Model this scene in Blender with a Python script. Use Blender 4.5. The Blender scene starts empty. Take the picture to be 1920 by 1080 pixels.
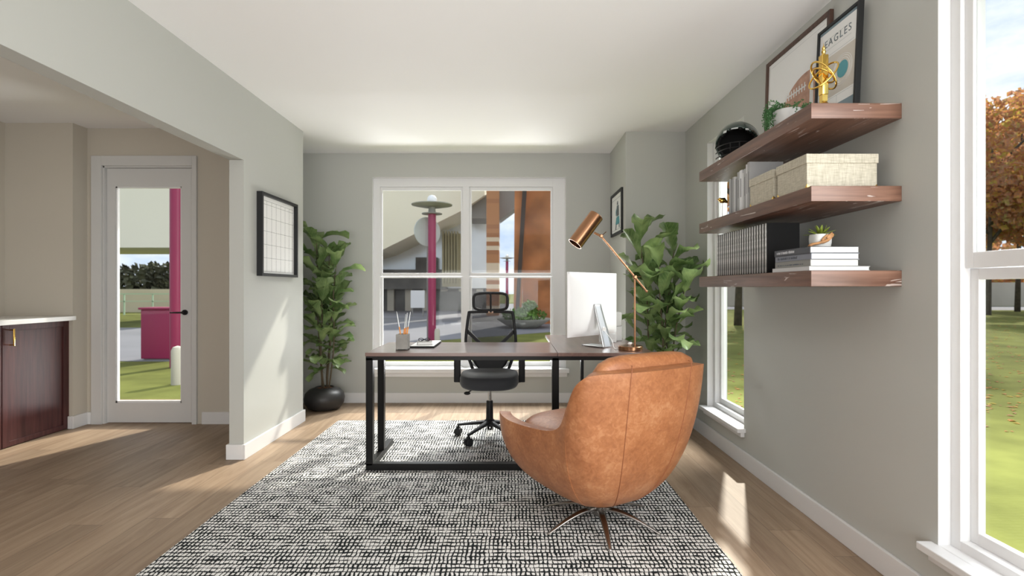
import bpy, bmesh, math, random
from mathutils import Vector, Matrix, noise
R = math.radians
sc = bpy.context.scene
col = sc.collection

# ------------------------------------------------------------------ camera, sky, sun, exposure
EYE = 1.12
cam_d = bpy.data.cameras.new('camera'); cam = bpy.data.objects.new('camera', cam_d); col.objects.link(cam)
cam_d.sensor_width = 36; cam_d.lens = 18.0; cam.location = (0, 0, EYE); cam.rotation_euler = (R(90), 0, 0)
cam_d.clip_start = .02; cam_d.clip_end = 500
cam_d.dof.use_dof = True; cam_d.dof.focus_distance = 2.9; cam_d.dof.aperture_fstop = 2.6
sc.camera = cam
sc.view_settings.view_transform = 'Standard'; sc.view_settings.look = 'None'
sc.view_settings.gamma = 1; sc.view_settings.use_curve_mapping = False
sc.view_settings.exposure = 0.37

SUN = Vector((-.44, -1, -.93)).normalized()
sd = bpy.data.lights.new('sun', 'SUN'); so = bpy.data.objects.new('sun', sd); col.objects.link(so)
sd.energy = 4.0; sd.angle = R(1.6); sd.color = (1, .93, .82)
so.rotation_euler = SUN.to_track_quat('-Z', 'Y').to_euler(); so.location = (6, 14, 12)

W = bpy.data.worlds.new('sky'); sc.world = W; W.use_nodes = True
nt = W.node_tree; nt.nodes.clear()
def N(t, **k):
    n = nt.nodes.new(t)
    for a, b in k.items(): setattr(n, a, b)
    return n
tc = N('ShaderNodeTexCoord'); mp = N('ShaderNodeMapping'); mp.inputs['Scale'].default_value = (1.2, 1.2, 3.2)
no = N('ShaderNodeTexNoise'); no.inputs['Scale'].default_value = 2.6; no.inputs['Detail'].default_value = 7; no.inputs['Roughness'].default_value = .6
rp = N('ShaderNodeValToRGB'); rp.color_ramp.elements[0].position = .42; rp.color_ramp.elements[0].color = (.50, .62, .82, 1)
rp.color_ramp.elements[1].position = .6; rp.color_ramp.elements[1].color = (.93, .94, .96, 1)
bg = N('ShaderNodeBackground'); bg.inputs['Strength'].default_value = 1.02; wo = N('ShaderNodeOutputWorld')
nt.links.new(tc.outputs['Generated'], mp.inputs['Vector']); nt.links.new(mp.outputs[0], no.inputs['Vector'])
nt.links.new(no.outputs['Fac'], rp.inputs[0]); nt.links.new(rp.outputs[0], bg.inputs[0]); nt.links.new(bg.outputs[0], wo.inputs[0])

def area(name, loc, to, sx, sy, e, color=(1, 1, 1)):
    d = bpy.data.lights.new(name, 'AREA'); o = bpy.data.objects.new(name, d); col.objects.link(o)
    d.shape = 'RECTANGLE'; d.size = sx; d.size_y = sy; d.energy = e; d.color = color
    o.location = loc; o.rotation_euler = (Vector(to) - Vector(loc)).to_track_quat('-Z', 'Y').to_euler()
    return o
area('daylight_back_window', (-.3, 6.6, 3.9), (-.4, 4.0, 1.0), 3.4, 2.0, 540, (1, 1, 1))
area('ceiling_fill_back_window', (-.4, 7.2, -.24), (-.4, 3.6, 2.2), 2.8, 1.1, 215, (1, .97, 1))  # added lamp hidden below the sill, brightens the ceiling
area('daylight_side_window', (3.3, 3.5, 3.6), (1.2, 3.3, .9), 1.8, 2.0, 300, (1, 1, 1))
area('daylight_near_window', (1.44, .3, 1.25), (-2, 1.2, 1.0), 1.8, 1.9, 56, (1, 1, 1))
area('rear_fill', (-.4, -2.3, .9), (-.3, 1.6, 2.3), 3.0, 1.4, 64, (1, 1, 1))  # added fill lamp behind the camera, the rear wall has no window
area('dining_room_fill', (-3.0, 0.4, 2.38), (-3.0, .6, 0), 1.2, 1.6, 9, (1, .93, .84))  # added fill lamp out of view, brightens the dining room

# ------------------------------------------------------------------ material helpers
def new_mat(name):
    m = bpy.data.materials.new(name); m.use_nodes = True
    t = m.node_tree; b = t.nodes['Principled BSDF']
    return m, t, b
def mat(name, color, rough=.5, metal=0, bump=0, bscale=80, var=0, vscale=6, spec=None, coat=0, sheen=0, sub=0):
    m, t, b = new_mat(name)
    b.inputs['Base Color'].default_value = (*color, 1); b.inputs['Roughness'].default_value = rough; b.inputs['Metallic'].default_value = metal
    if spec is not None: b.inputs['Specular IOR Level'].default_value = spec
    if coat: b.inputs['Coat Weight'].default_value = coat; b.inputs['Coat Roughness'].default_value = .15
    if sheen: b.inputs['Sheen Weight'].default_value = sheen
    tc = t.nodes.new('ShaderNodeTexCoord')
    if var:
        n = t.nodes.new('ShaderNodeTexNoise'); n.inputs['Scale'].default_value = vscale; n.inputs['Detail'].default_value = 5
        r = t.nodes.new('ShaderNodeValToRGB')
        r.color_ramp.elements[0].position = .3; r.color_ramp.elements[1].position = .7
        r.color_ramp.elements[0].color = (*[c * (1 - var) for c in color], 1)
        r.color_ramp.elements[1].color = (*[min(1, c * (1 + var)) for c in color], 1)
        t.links.new(tc.outputs['Object'], n.inputs['Vector']); t.links.new(n.outputs['Fac'], r.inputs[0]); t.links.new(r.outputs[0], b.inputs['Base Color'])
    if bump:
        n = t.nodes.new('ShaderNodeTexNoise'); n.inputs['Scale'].default_value = bscale; n.inputs['Detail'].default_value = 4
        u = t.nodes.new('ShaderNodeBump'); u.inputs['Strength'].default_value = bump; u.inputs['Distance'].default_value = .004
        t.links.new(tc.outputs['Object'], n.inputs['Vector']); t.links.new(n.outputs['Fac'], u.inputs['Height']); t.links.new(u.outputs[0], b.inputs['Normal'])
    return m
def math_node(t, op, a=None, b=None, c=None):
    n = t.nodes.new('ShaderNodeMath'); n.operation = op
    for i, v in enumerate((a, b, c)):
        if v is None: continue
        if isinstance(v, (int, float)): n.inputs[i].default_value = v
        else: t.links.new(v, n.inputs[i])
    return n.outputs[0]
def wood(name, c1, c2, axis='X', scale=1.0, rough=.45, spec=.5, streak=None, coat=0):
    """long-grained wood, grain running along one axis"""
    m, t, b = new_mat(name)
    tc = t.nodes.new('ShaderNodeTexCoord'); mp = t.nodes.new('ShaderNodeMapping')
    s = [22 * scale, 22 * scale, 22 * scale]; s['XYZ'.index(axis)] = 1.1 * scale
    mp.inputs['Scale'].default_value = s
    n = t.nodes.new('ShaderNodeTexNoise'); n.inputs['Scale'].default_value = 1.6; n.inputs['Detail'].default_value = 8; n.inputs['Roughness'].default_value = .62; n.inputs['Distortion'].default_value = .5
    r = t.nodes.new('ShaderNodeValToRGB'); r.color_ramp.elements[0].position = .34; r.color_ramp.elements[1].position = .68
    r.color_ramp.elements[0].color = (*c1, 1); r.color_ramp.elements[1].color = (*c2, 1)
    t.links.new(tc.outputs['Object'], mp.inputs[0]); t.links.new(mp.outputs[0], n.inputs['Vector']); t.links.new(n.outputs['Fac'], r.inputs[0])
    out = r.outputs[0]
    if streak:
        mp2 = t.nodes.new('ShaderNodeMapping'); s2 = [60, 60, 60]; s2['XYZ'.index(axis)] = 5; mp2.inputs['Scale'].default_value = s2
        n2 = t.nodes.new('ShaderNodeTexNoise'); n2.inputs['Scale'].default_value = 1.0; n2.inputs['Detail'].default_value = 2; n2.inputs['Distortion'].default_value = 1.2
        n3 = t.nodes.new('ShaderNodeTexNoise'); n3.inputs['Scale'].default_value = 4.5; n3.inputs['Detail'].default_value = 1
        t.links.new(tc.outputs['Object'], mp2.inputs[0]); t.links.new(mp2.outputs[0], n2.inputs['Vector']); t.links.new(tc.outputs['Object'], n3.inputs['Vector'])
        f = math_node(t, 'MULTIPLY', math_node(t, 'GREATER_THAN', n2.outputs['Fac'], .655), math_node(t, 'GREATER_THAN', n3.outputs['Fac'], .53))
        mx = t.nodes.new('ShaderNodeMixRGB'); t.links.new(math_node(t, 'MULTIPLY', f, .6), mx.inputs[0]); t.links.new(out, mx.inputs[1]); mx.inputs[2].default_value = (*streak, 1)
        out = mx.outputs[0]
    t.links.new(out, b.inputs['Base Color']); b.inputs['Roughness'].default_value = rough; b.inputs['Specular IOR Level'].default_value = spec
    if coat: b.inputs['Coat Weight'].default_value = coat; b.inputs['Coat Roughness'].default_value = .2
    u = t.nodes.new('ShaderNodeBump'); u.inputs['Strength'].default_value = .12; u.inputs['Distance'].default_value = .002
    t.links.new(n.outputs['Fac'], u.inputs['Height']); t.links.new(u.outputs[0], b.inputs['Normal'])
    return m

M = {}
M['wall'] = mat('wall_paint_grey', (.495, .502, .474), .75, bump=.02, bscale=300, spec=.2)
M['beige'] = mat('wall_paint_beige', (.56, .52, .45), .8, spec=.2)
M['ceil'] = mat('ceiling_white', (.872, .866, .870), .85, spec=.1)
M['trim'] = mat('trim_white', (.73, .73, .735), .4)
M['doorwhite'] = mat('door_white', (.62, .62, .615), .45)
M['black'] = mat('black_metal', (.006, .006, .006), .38, 0, spec=.25)
M['blackplastic'] = mat('black_plastic', (.010, .010, .011), .5, spec=.3)
M['blackmatte'] = mat('black_matte', (.012, .012, .012), .8)
M['frameblack'] = mat('frame_black', (.020, .021, .022), .5, spec=.3)
M['chrome'] = mat('chrome', (.55, .54, .53), .16, 1)
M['nickel'] = mat('brushed_nickel', (.36, .34, .32), .24, 1)
M['alu'] = mat('aluminium', (.60, .61, .62), .32, .75)
M['brass'] = mat('brass', (.78, .50, .13), .18, 1)
M['copper'] = mat('aged_copper', (.36, .19, .105), .27, 1)
M['gold'] = mat('gold', (.80, .53, .13), .12, 1)
M['whiteplastic'] = mat('white_plastic', (.86, .86, .86), .3)
M['white'] = mat('white_card', (.84, .84, .83), .6)
M['pages'] = mat('book_pages', (.70, .695, .68), .8, bump=.1, bscale=200)
M['pot_dark'] = mat('pot_charcoal', (.022, .021, .021), .42, bump=.06, bscale=60)
M['soil'] = mat('soil_brown', (.20, .085, .04), .95, bump=.5, bscale=60, var=.4, vscale=30)
M['stem'] = mat('stem_brown', (.10, .075, .045), .8)
M['concrete'] = mat('concrete', (.30, .29, .27), .8, bump=.2, bscale=60, var=.15, vscale=20)
M['potgrey'] = mat('pot_pale_grey', (.60, .60, .59), .6, var=.06, vscale=20)
M['ceramic'] = mat('white_ceramic', (.62, .62, .60), .45)
M['seatfabric'] = mat('charcoal_fabric', (.036, .038, .043), .85, bump=.15, bscale=400, sheen=.2)
M['counter'] = mat('white_quartz', (.80, .80, .79), .2, var=.04, vscale=9)
M['helmet'] = mat('dark_green_gloss', (.016, .036, .029), .2, 0, coat=.6)
M['silver'] = mat('silver_decal', (.62, .65, .65), .3, .3)
M['handwood'] = mat('carved_pale_wood', (.44, .22, .09), .5, var=.25, vscale=60)
M['succulent'] = mat('succulent_green', (.16, .21, .022), .45, var=.35, vscale=25)
M['trailing'] = mat('trailing_green', (.05, .165, .045), .5, var=.35, vscale=40)
M['orange'] = mat('orange_lacquer', (.80, .30, .05), .35)
M['walnutframe'] = wood('walnut_frame', (.055, .026, .018), (.12, .06, .042), 'Z', 1.5)
M['shelf'] = wood('walnut_shelf', (.085, .038, .025), (.20, .105, .073), 'Y', 1.0, .36, .6, streak=(.7, .62, .58))
M['shelf_end_lit'] = wood('walnut_shelf_end_lit', (.12, .054, .034), (.27, .145, .10), 'X', 1.0, .34, .6, streak=(.7, .62, .58))  # grain turned; lighter than the shelf, lit look of the end put into colour
M['desk'] = wood('brown_desk_laminate', (.13, .068, .055), (.19, .11, .088), 'X', .9, .34, .6, coat=1)
M['deskY'] = wood('brown_desk_laminate_turned', (.13, .068, .055), (.19, .11, .088), 'Y', .9, .34, .6, coat=1)
M['cabinet'] = wood('dark_cherry', (.040, .011, .012), (.085, .027, .026), 'Z', 1.4, .42, .4)

def linen():
    m, t, b = new_mat('cream_linen')
    tc = t.nodes.new('ShaderNodeTexCoord'); outs = []
    for s in ((260, 260, 30), (30, 30, 260)):
        mp = t.nodes.new('ShaderNodeMapping'); mp.inputs['Scale'].default_value = s
        n = t.nodes.new('ShaderNodeTexNoise'); n.inputs['Scale'].default_value = 1; n.inputs['Detail'].default_value = 1
        t.links.new(tc.outputs['Object'], mp.inputs[0]); t.links.new(mp.outputs[0], n.inputs['Vector']); outs.append(n.outputs['Fac'])
    f = math_node(t, 'MULTIPLY', math_node(t, 'ADD', outs[0], outs[1]), .5)
    r = t.nodes.new('ShaderNodeValToRGB'); r.color_ramp.elements[0].position = .35; r.color_ramp.elements[1].position = .65
    r.color_ramp.elements[0].color = (.42, .385, .30, 1); r.color_ramp.elements[1].color = (.60, .56, .46, 1)
    t.links.new(f, r.inputs[0]); t.links.new(r.outputs[0], b.inputs['Base Color']); b.inputs['Roughness'].default_value = .8
    u = t.nodes.new('ShaderNodeBump'); u.inputs['Strength'].default_value = .4; u.inputs['Distance'].default_value = .001
    t.links.new(f, u.inputs['Height']); t.links.new(u.outputs[0], b.inputs['Normal'])
    return m
M['linen'] = linen()

def leather():
    m, t, b = new_mat('tan_leather')
    tc = t.nodes.new('ShaderNodeTexCoord')
    n1 = t.nodes.new('ShaderNodeTexNoise'); n1.inputs['Scale'].default_value = 7; n1.inputs['Detail'].default_value = 10; n1.inputs['Roughness'].default_value = .72; n1.inputs['Distortion'].default_value = .4
    n2 = t.nodes.new('ShaderNodeTexNoise'); n2.inputs['Scale'].default_value = 38; n2.inputs['Detail'].default_value = 6; n2.inputs['Distortion'].default_value = 1.5
    v = t.nodes.new('ShaderNodeTexVoronoi'); v.inputs['Scale'].default_value = 320
    for x in (n1, n2, v): t.links.new(tc.outputs['Object'], x.inputs['Vector'])
    f = math_node(t, 'ADD', math_node(t, 'MULTIPLY', n1.outputs['Fac'], .62), math_node(t, 'MULTIPLY', n2.outputs['Fac'], .38))
    r = t.nodes.new('ShaderNodeValToRGB'); r.color_ramp.elements[0].position = .38; r.color_ramp.elements[1].position = .64
    r.color_ramp.elements[0].color = (.30, .108, .041, 1); r.color_ramp.elements[1].color = (.50, .235, .108, 1)
    e = r.color_ramp.elements.new(.52); e.color = (.40, .158, .063, 1)
    t.links.new(f, r.inputs[0]); t.links.new(r.outputs[0], b.inputs['Base Color'])
    b.inputs['Roughness'].default_value = .40; b.inputs['Specular IOR Level'].default_value = .5
    h = math_node(t, 'ADD', math_node(t, 'MULTIPLY', v.outputs['Distance'], .5), math_node(t, 'MULTIPLY', n2.outputs['Fac'], 1.2))
    u = t.nodes.new('ShaderNodeBump'); u.inputs['Strength'].default_value = .16; u.inputs['Distance'].default_value = .003
    t.links.new(h, u.inputs['Height']); t.links.new(u.outputs[0], b.inputs['Normal'])
    return m
M['leather'] = leather()
M['seam'] = mat('leather_seam', (.27, .09, .035), .6)

def planks():
    m, t, b = new_mat('oak_planks')
    tc = t.nodes.new('ShaderNodeTexCoord')
    sp = t.nodes.new('ShaderNodeSeparateXYZ'); t.links.new(tc.outputs['Object'], sp.inputs[0])
    W_, L_ = .156, 1.55
    u = math_node(t, 'DIVIDE', math_node(t, 'ADD', sp.outputs[0], 20.03), W_)
    row = math_node(t, 'FLOOR', u); fu = math_node(t, 'FRACT', u)
    wn = t.nodes.new('ShaderNodeTexWhiteNoise'); wn.noise_dimensions = '1D'; t.links.new(row, wn.inputs['W'])
    v = math_node(t, 'DIVIDE', math_node(t, 'ADD', sp.outputs[1], math_node(t, 'MULTIPLY', wn.outputs['Value'], L_)), L_)
    v = math_node(t, 'ADD', v, 20); cell = math_node(t, 'FLOOR', v); fv = math_node(t, 'FRACT', v)
    cb = t.nodes.new('ShaderNodeCombineXYZ'); t.links.new(row, cb.inputs[0]); t.links.new(cell, cb.inputs[1])
    w2 = t.nodes.new('ShaderNodeTexWhiteNoise'); w2.noise_dimensions = '2D'; t.links.new(cb.outputs[0], w2.inputs['Vector'])
    # grain, shifted per board
    mp = t.nodes.new('ShaderNodeMapping'); mp.inputs['Scale'].default_value = (16, 1.3, 1)
    ad = t.nodes.new('ShaderNodeVectorMath'); ad.operation = 'ADD'; t.links.new(tc.outputs['Object'], ad.inputs[0])
    sc_ = t.nodes.new('ShaderNodeVectorMath'); sc_.operation = 'SCALE'; sc_.inputs['Scale'].default_value = 7; t.links.new(w2.outputs['Color'], sc_.inputs[0]); t.links.new(sc_.outputs[0], ad.inputs[1])
    t.links.new(ad.outputs[0], mp.inputs[0])
    n = t.nodes.new('ShaderNodeTexNoise'); n.inputs['Scale'].default_value = 1.5; n.inputs['Detail'].default_value = 9; n.inputs['Roughness'].default_value = .65; n.inputs['Distortion'].default_value = .8
    t.links.new(mp.outputs[0], n.inputs['Vector'])
    r = t.nodes.new('ShaderNodeValToRGB'); r.color_ramp.elements[0].position = .32; r.color_ramp.elements[1].position = .68
    r.color_ramp.elements[0].color = (.225, .153, .100, 1); r.color_ramp.elements[1].color = (.355, .262, .18, 1)
    t.links.new(n.outputs['Fac'], r.inputs[0])
    hsv = t.nodes.new('ShaderNodeHueSaturation'); t.links.new(r.outputs[0], hsv.inputs['Color'])
    t.links.new(math_node(t, 'ADD', math_node(t, 'MULTIPLY', w2.outputs['Value'], .24), .88), hsv.inputs['Value'])
    e1 = math_node(t, 'MINIMUM', fu, math_node(t, 'SUBTRACT', 1, fu)); e2 = math_node(t, 'MINIMUM', fv, math_node(t, 'SUBTRACT', 1, fv))
    g = math_node(t, 'MAXIMUM', math_node(t, 'LESS_THAN', e1, .009), math_node(t, 'LESS_THAN', e2, .0010))
    mx = t.nodes.new('ShaderNodeMixRGB'); t.links.new(math_node(t, 'MULTIPLY', g, .55), mx.inputs[0]); t.links.new(hsv.outputs[0], mx.inputs[1]); mx.inputs[2].default_value = (.07, .045, .03, 1)
    t.links.new(mx.outputs[0], b.inputs['Base Color']); b.inputs['Roughness'].default_value = .48; b.inputs['Specular IOR Level'].default_value = .35
    bu = t.nodes.new('ShaderNodeBump'); bu.inputs['Strength'].default_value = .15; bu.inputs['Distance'].default_value = .002
    t.links.new(math_node(t, 'SUBTRACT', n.outputs['Fac'], math_node(t, 'MULTIPLY', g, 2)), bu.inputs['Height']); t.links.new(bu.outputs[0], b.inputs['Normal'])
    return m
M['floor'] = planks()

def rugmat():
    m, t, b = new_mat('woven_rug')
    tc = t.nodes.new('ShaderNodeTexCoord')
    nz = t.nodes.new('ShaderNodeTexNoise'); nz.inputs['Scale'].default_value = 22; nz.inputs['Detail'].default_value = 2
    t.links.new(tc.outputs['Object'], nz.inputs['Vector'])
    sb = t.nodes.new('ShaderNodeVectorMath'); sb.operation = 'SUBTRACT'; t.links.new(nz.outputs['Color'], sb.inputs[0]); sb.inputs[1].default_value = (.5, .5, .5)
    s2 = t.nodes.new('ShaderNodeVectorMath'); s2.operation = 'SCALE'; s2.inputs['Scale'].default_value = .019; t.links.new(sb.outputs[0], s2.inputs[0])
    ad = t.nodes.new('ShaderNodeVectorMath'); ad.operation = 'ADD'; t.links.new(tc.outputs['Object'], ad.inputs[0]); t.links.new(s2.outputs[0], ad.inputs[1])
    sp = t.nodes.new('ShaderNodeSeparateXYZ'); t.links.new(ad.outputs[0], sp.inputs[0])
    px, py = .0185, .029
    row = math_node(t, 'FLOOR', math_node(t, 'DIVIDE', sp.outputs[1], py))
    wn = t.nodes.new('ShaderNodeTexWhiteNoise'); wn.noise_dimensions = '1D'; t.links.new(row, wn.inputs['W'])
    sh = math_node(t, 'MULTIPLY', wn.outputs['Value'], .3)
    su = math_node(t, 'ABSOLUTE', math_node(t, 'SINE', math_node(t, 'MULTIPLY', math_node(t, 'ADD', math_node(t, 'DIVIDE', sp.outputs[0], px), sh), math.pi)))
    sv = math_node(t, 'ABSOLUTE', math_node(t, 'SINE', math_node(t, 'MULTIPLY', sp.outputs[1], math.pi / py)))
    # varied dominance of warp and weft
    nv = t.nodes.new('ShaderNodeTexNoise'); nv.inputs['Scale'].default_value = 1; nv.inputs['Detail'].default_value = 2
    mv = t.nodes.new('ShaderNodeMapping'); mv.inputs['Scale'].default_value = (9, 16, 1); t.links.new(tc.outputs['Object'], mv.inputs[0]); t.links.new(mv.outputs[0], nv.inputs['Vector'])
    nh = t.nodes.new('ShaderNodeTexNoise'); nh.inputs['Scale'].default_value = 1; nh.inputs['Detail'].default_value = 2
    mh = t.nodes.new('ShaderNodeMapping'); mh.inputs['Scale'].default_value = (24, 16, 1); mh.inputs['Location'].default_value = (3, 9, 0); t.links.new(tc.outputs['Object'], mh.inputs[0]); t.links.new(mh.outputs[0], nh.inputs['Vector'])
    pu = math_node(t, 'ADD', su, math_node(t, 'MULTIPLY', math_node(t, 'SUBTRACT', nv.outputs['Fac'], .49), 1.6))
    pv = math_node(t, 'ADD', sv, math_node(t, 'MULTIPLY', math_node(t, 'SUBTRACT', nh.outputs['Fac'], .49), 1.5))
    f = math_node(t, 'MINIMUM', pu, pv)
    r = t.nodes.new('ShaderNodeValToRGB'); r.color_ramp.elements[0].position = .40; r.color_ramp.elements[1].position = .57
    r.color_ramp.elements[0].color = (.018, .021, .022, 1); r.color_ramp.elements[1].color = (.76, .75, .73, 1)
    t.links.new(f, r.inputs[0]); t.links.new(r.outputs[0], b.inputs['Base Color']); b.inputs['Roughness'].default_value = .95; b.inputs['Specular IOR Level'].default_value = .1
    bu = t.nodes.new('ShaderNodeBump'); bu.inputs['Strength'].default_value = .5; bu.inputs['Distance'].default_value = .006
    t.links.new(f, bu.inputs['Height']); t.links.new(bu.outputs[0], b.inputs['Normal'])
    return m
M['rug'] = rugmat()

def glass(name, refl=.05):
    m = bpy.data.materials.new(name); m.use_nodes = True; t = m.node_tree; t.nodes.clear()
    o = t.nodes.new('ShaderNodeOutputMaterial'); mx = t.nodes.new('ShaderNodeMixShader'); tr = t.nodes.new('ShaderNodeBsdfTransparent'); g = t.nodes.new('ShaderNodeBsdfGlossy')
    g.inputs['Roughness'].default_value = .02; tr.inputs[0].default_value = (.97, .98, .97, 1); mx.inputs[0].default_value = refl
    t.links.new(tr.outputs[0], mx.inputs[1]); t.links.new(g.outputs[0], mx.inputs[2]); t.links.new(mx.outputs[0], o.inputs[0])
    return m
M['glass'] = glass('window_glass', .012); M['pictureglass'] = glass('picture_glass', .06)
def meshfabric():
    m = bpy.data.materials.new('chair_mesh'); m.use_nodes = True; t = m.node_tree; b = t.nodes['Principled BSDF']
    b.inputs['Base Color'].default_value = (.02, .02, .022, 1); b.inputs['Roughness'].default_value = .7
    tc = t.nodes.new('ShaderNodeTexCoord'); sp = t.nodes.new('ShaderNodeSeparateXYZ'); t.links.new(tc.outputs['Object'], sp.inputs[0])
    a = math_node(t, 'ABSOLUTE', math_node(t, 'SINE', math_node(t, 'MULTIPLY', sp.outputs[0], 900)))
    c = math_node(t, 'ABSOLUTE', math_node(t, 'SINE', math_node(t, 'MULTIPLY', sp.outputs[2], 900)))
    h = math_node(t, 'GREATER_THAN', math_node(t, 'MINIMUM', a, c), .64)
    t.links.new(math_node(t, 'SUBTRACT', 1, math_node(t, 'MULTIPLY', h, .95)), b.inputs['Alpha'])
    return m
M['mesh'] = meshfabric()
def leafmat(name, dark, light, trans=.25):
    m, t, b = new_mat(name)
    uv = t.nodes.new('ShaderNodeUVMap'); sp = t.nodes.new('ShaderNodeSeparateXYZ'); t.links.new(uv.outputs[0], sp.inputs[0])
    du = math_node(t, 'ABSOLUTE', math_node(t, 'SUBTRACT', sp.outputs[0], .5))
    vein = math_node(t, 'ABSOLUTE', math_node(t, 'SINE', math_node(t, 'MULTIPLY', math_node(t, 'SUBTRACT', sp.outputs[1], math_node(t, 'MULTIPLY', du, .55)), 26)))
    ve = math_node(t, 'MAXIMUM', math_node(t, 'LESS_THAN', vein, .16), math_node(t, 'LESS_THAN', du, .022))
    n = t.nodes.new('ShaderNodeTexNoise'); n.inputs['Scale'].default_value = 7; n.inputs['Detail'].default_value = 3
    tc = t.nodes.new('ShaderNodeTexCoord'); t.links.new(tc.outputs['Object'], n.inputs['Vector'])
    r = t.nodes.new('ShaderNodeValToRGB'); r.color_ramp.elements[0].position = .35; r.color_ramp.elements[1].position = .65
    r.color_ramp.elements[0].color = (*dark, 1); r.color_ramp.elements[1].color = (*light, 1); t.links.new(n.outputs['Fac'], r.inputs[0])
    mx = t.nodes.new('ShaderNodeMixRGB'); t.links.new(math_node(t, 'MULTIPLY', ve, .45), mx.inputs[0]); t.links.new(r.outputs[0], mx.inputs[1]); mx.inputs[2].default_value = (.30, .42, .16, 1)
    t.links.new(mx.outputs[0], b.inputs['Base Color']); b.inputs['Roughness'].default_value = .38
    o = t.nodes['Material Output']; tl = t.nodes.new('ShaderNodeBsdfTranslucent'); t.links.new(mx.outputs[0], tl.inputs[0])
    ms = t.nodes.new('ShaderNodeMixShader'); ms.inputs[0].default_value = trans
    t.links.new(b.outputs[0], ms.inputs[1]); t.links.new(tl.outputs[0], ms.inputs[2]); t.links.new(ms.outputs[0], o.inputs[0])
    return m
M['fig'] = leafmat('fig_leaf', (.070, .135, .038), (.29, .38, .16))

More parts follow.
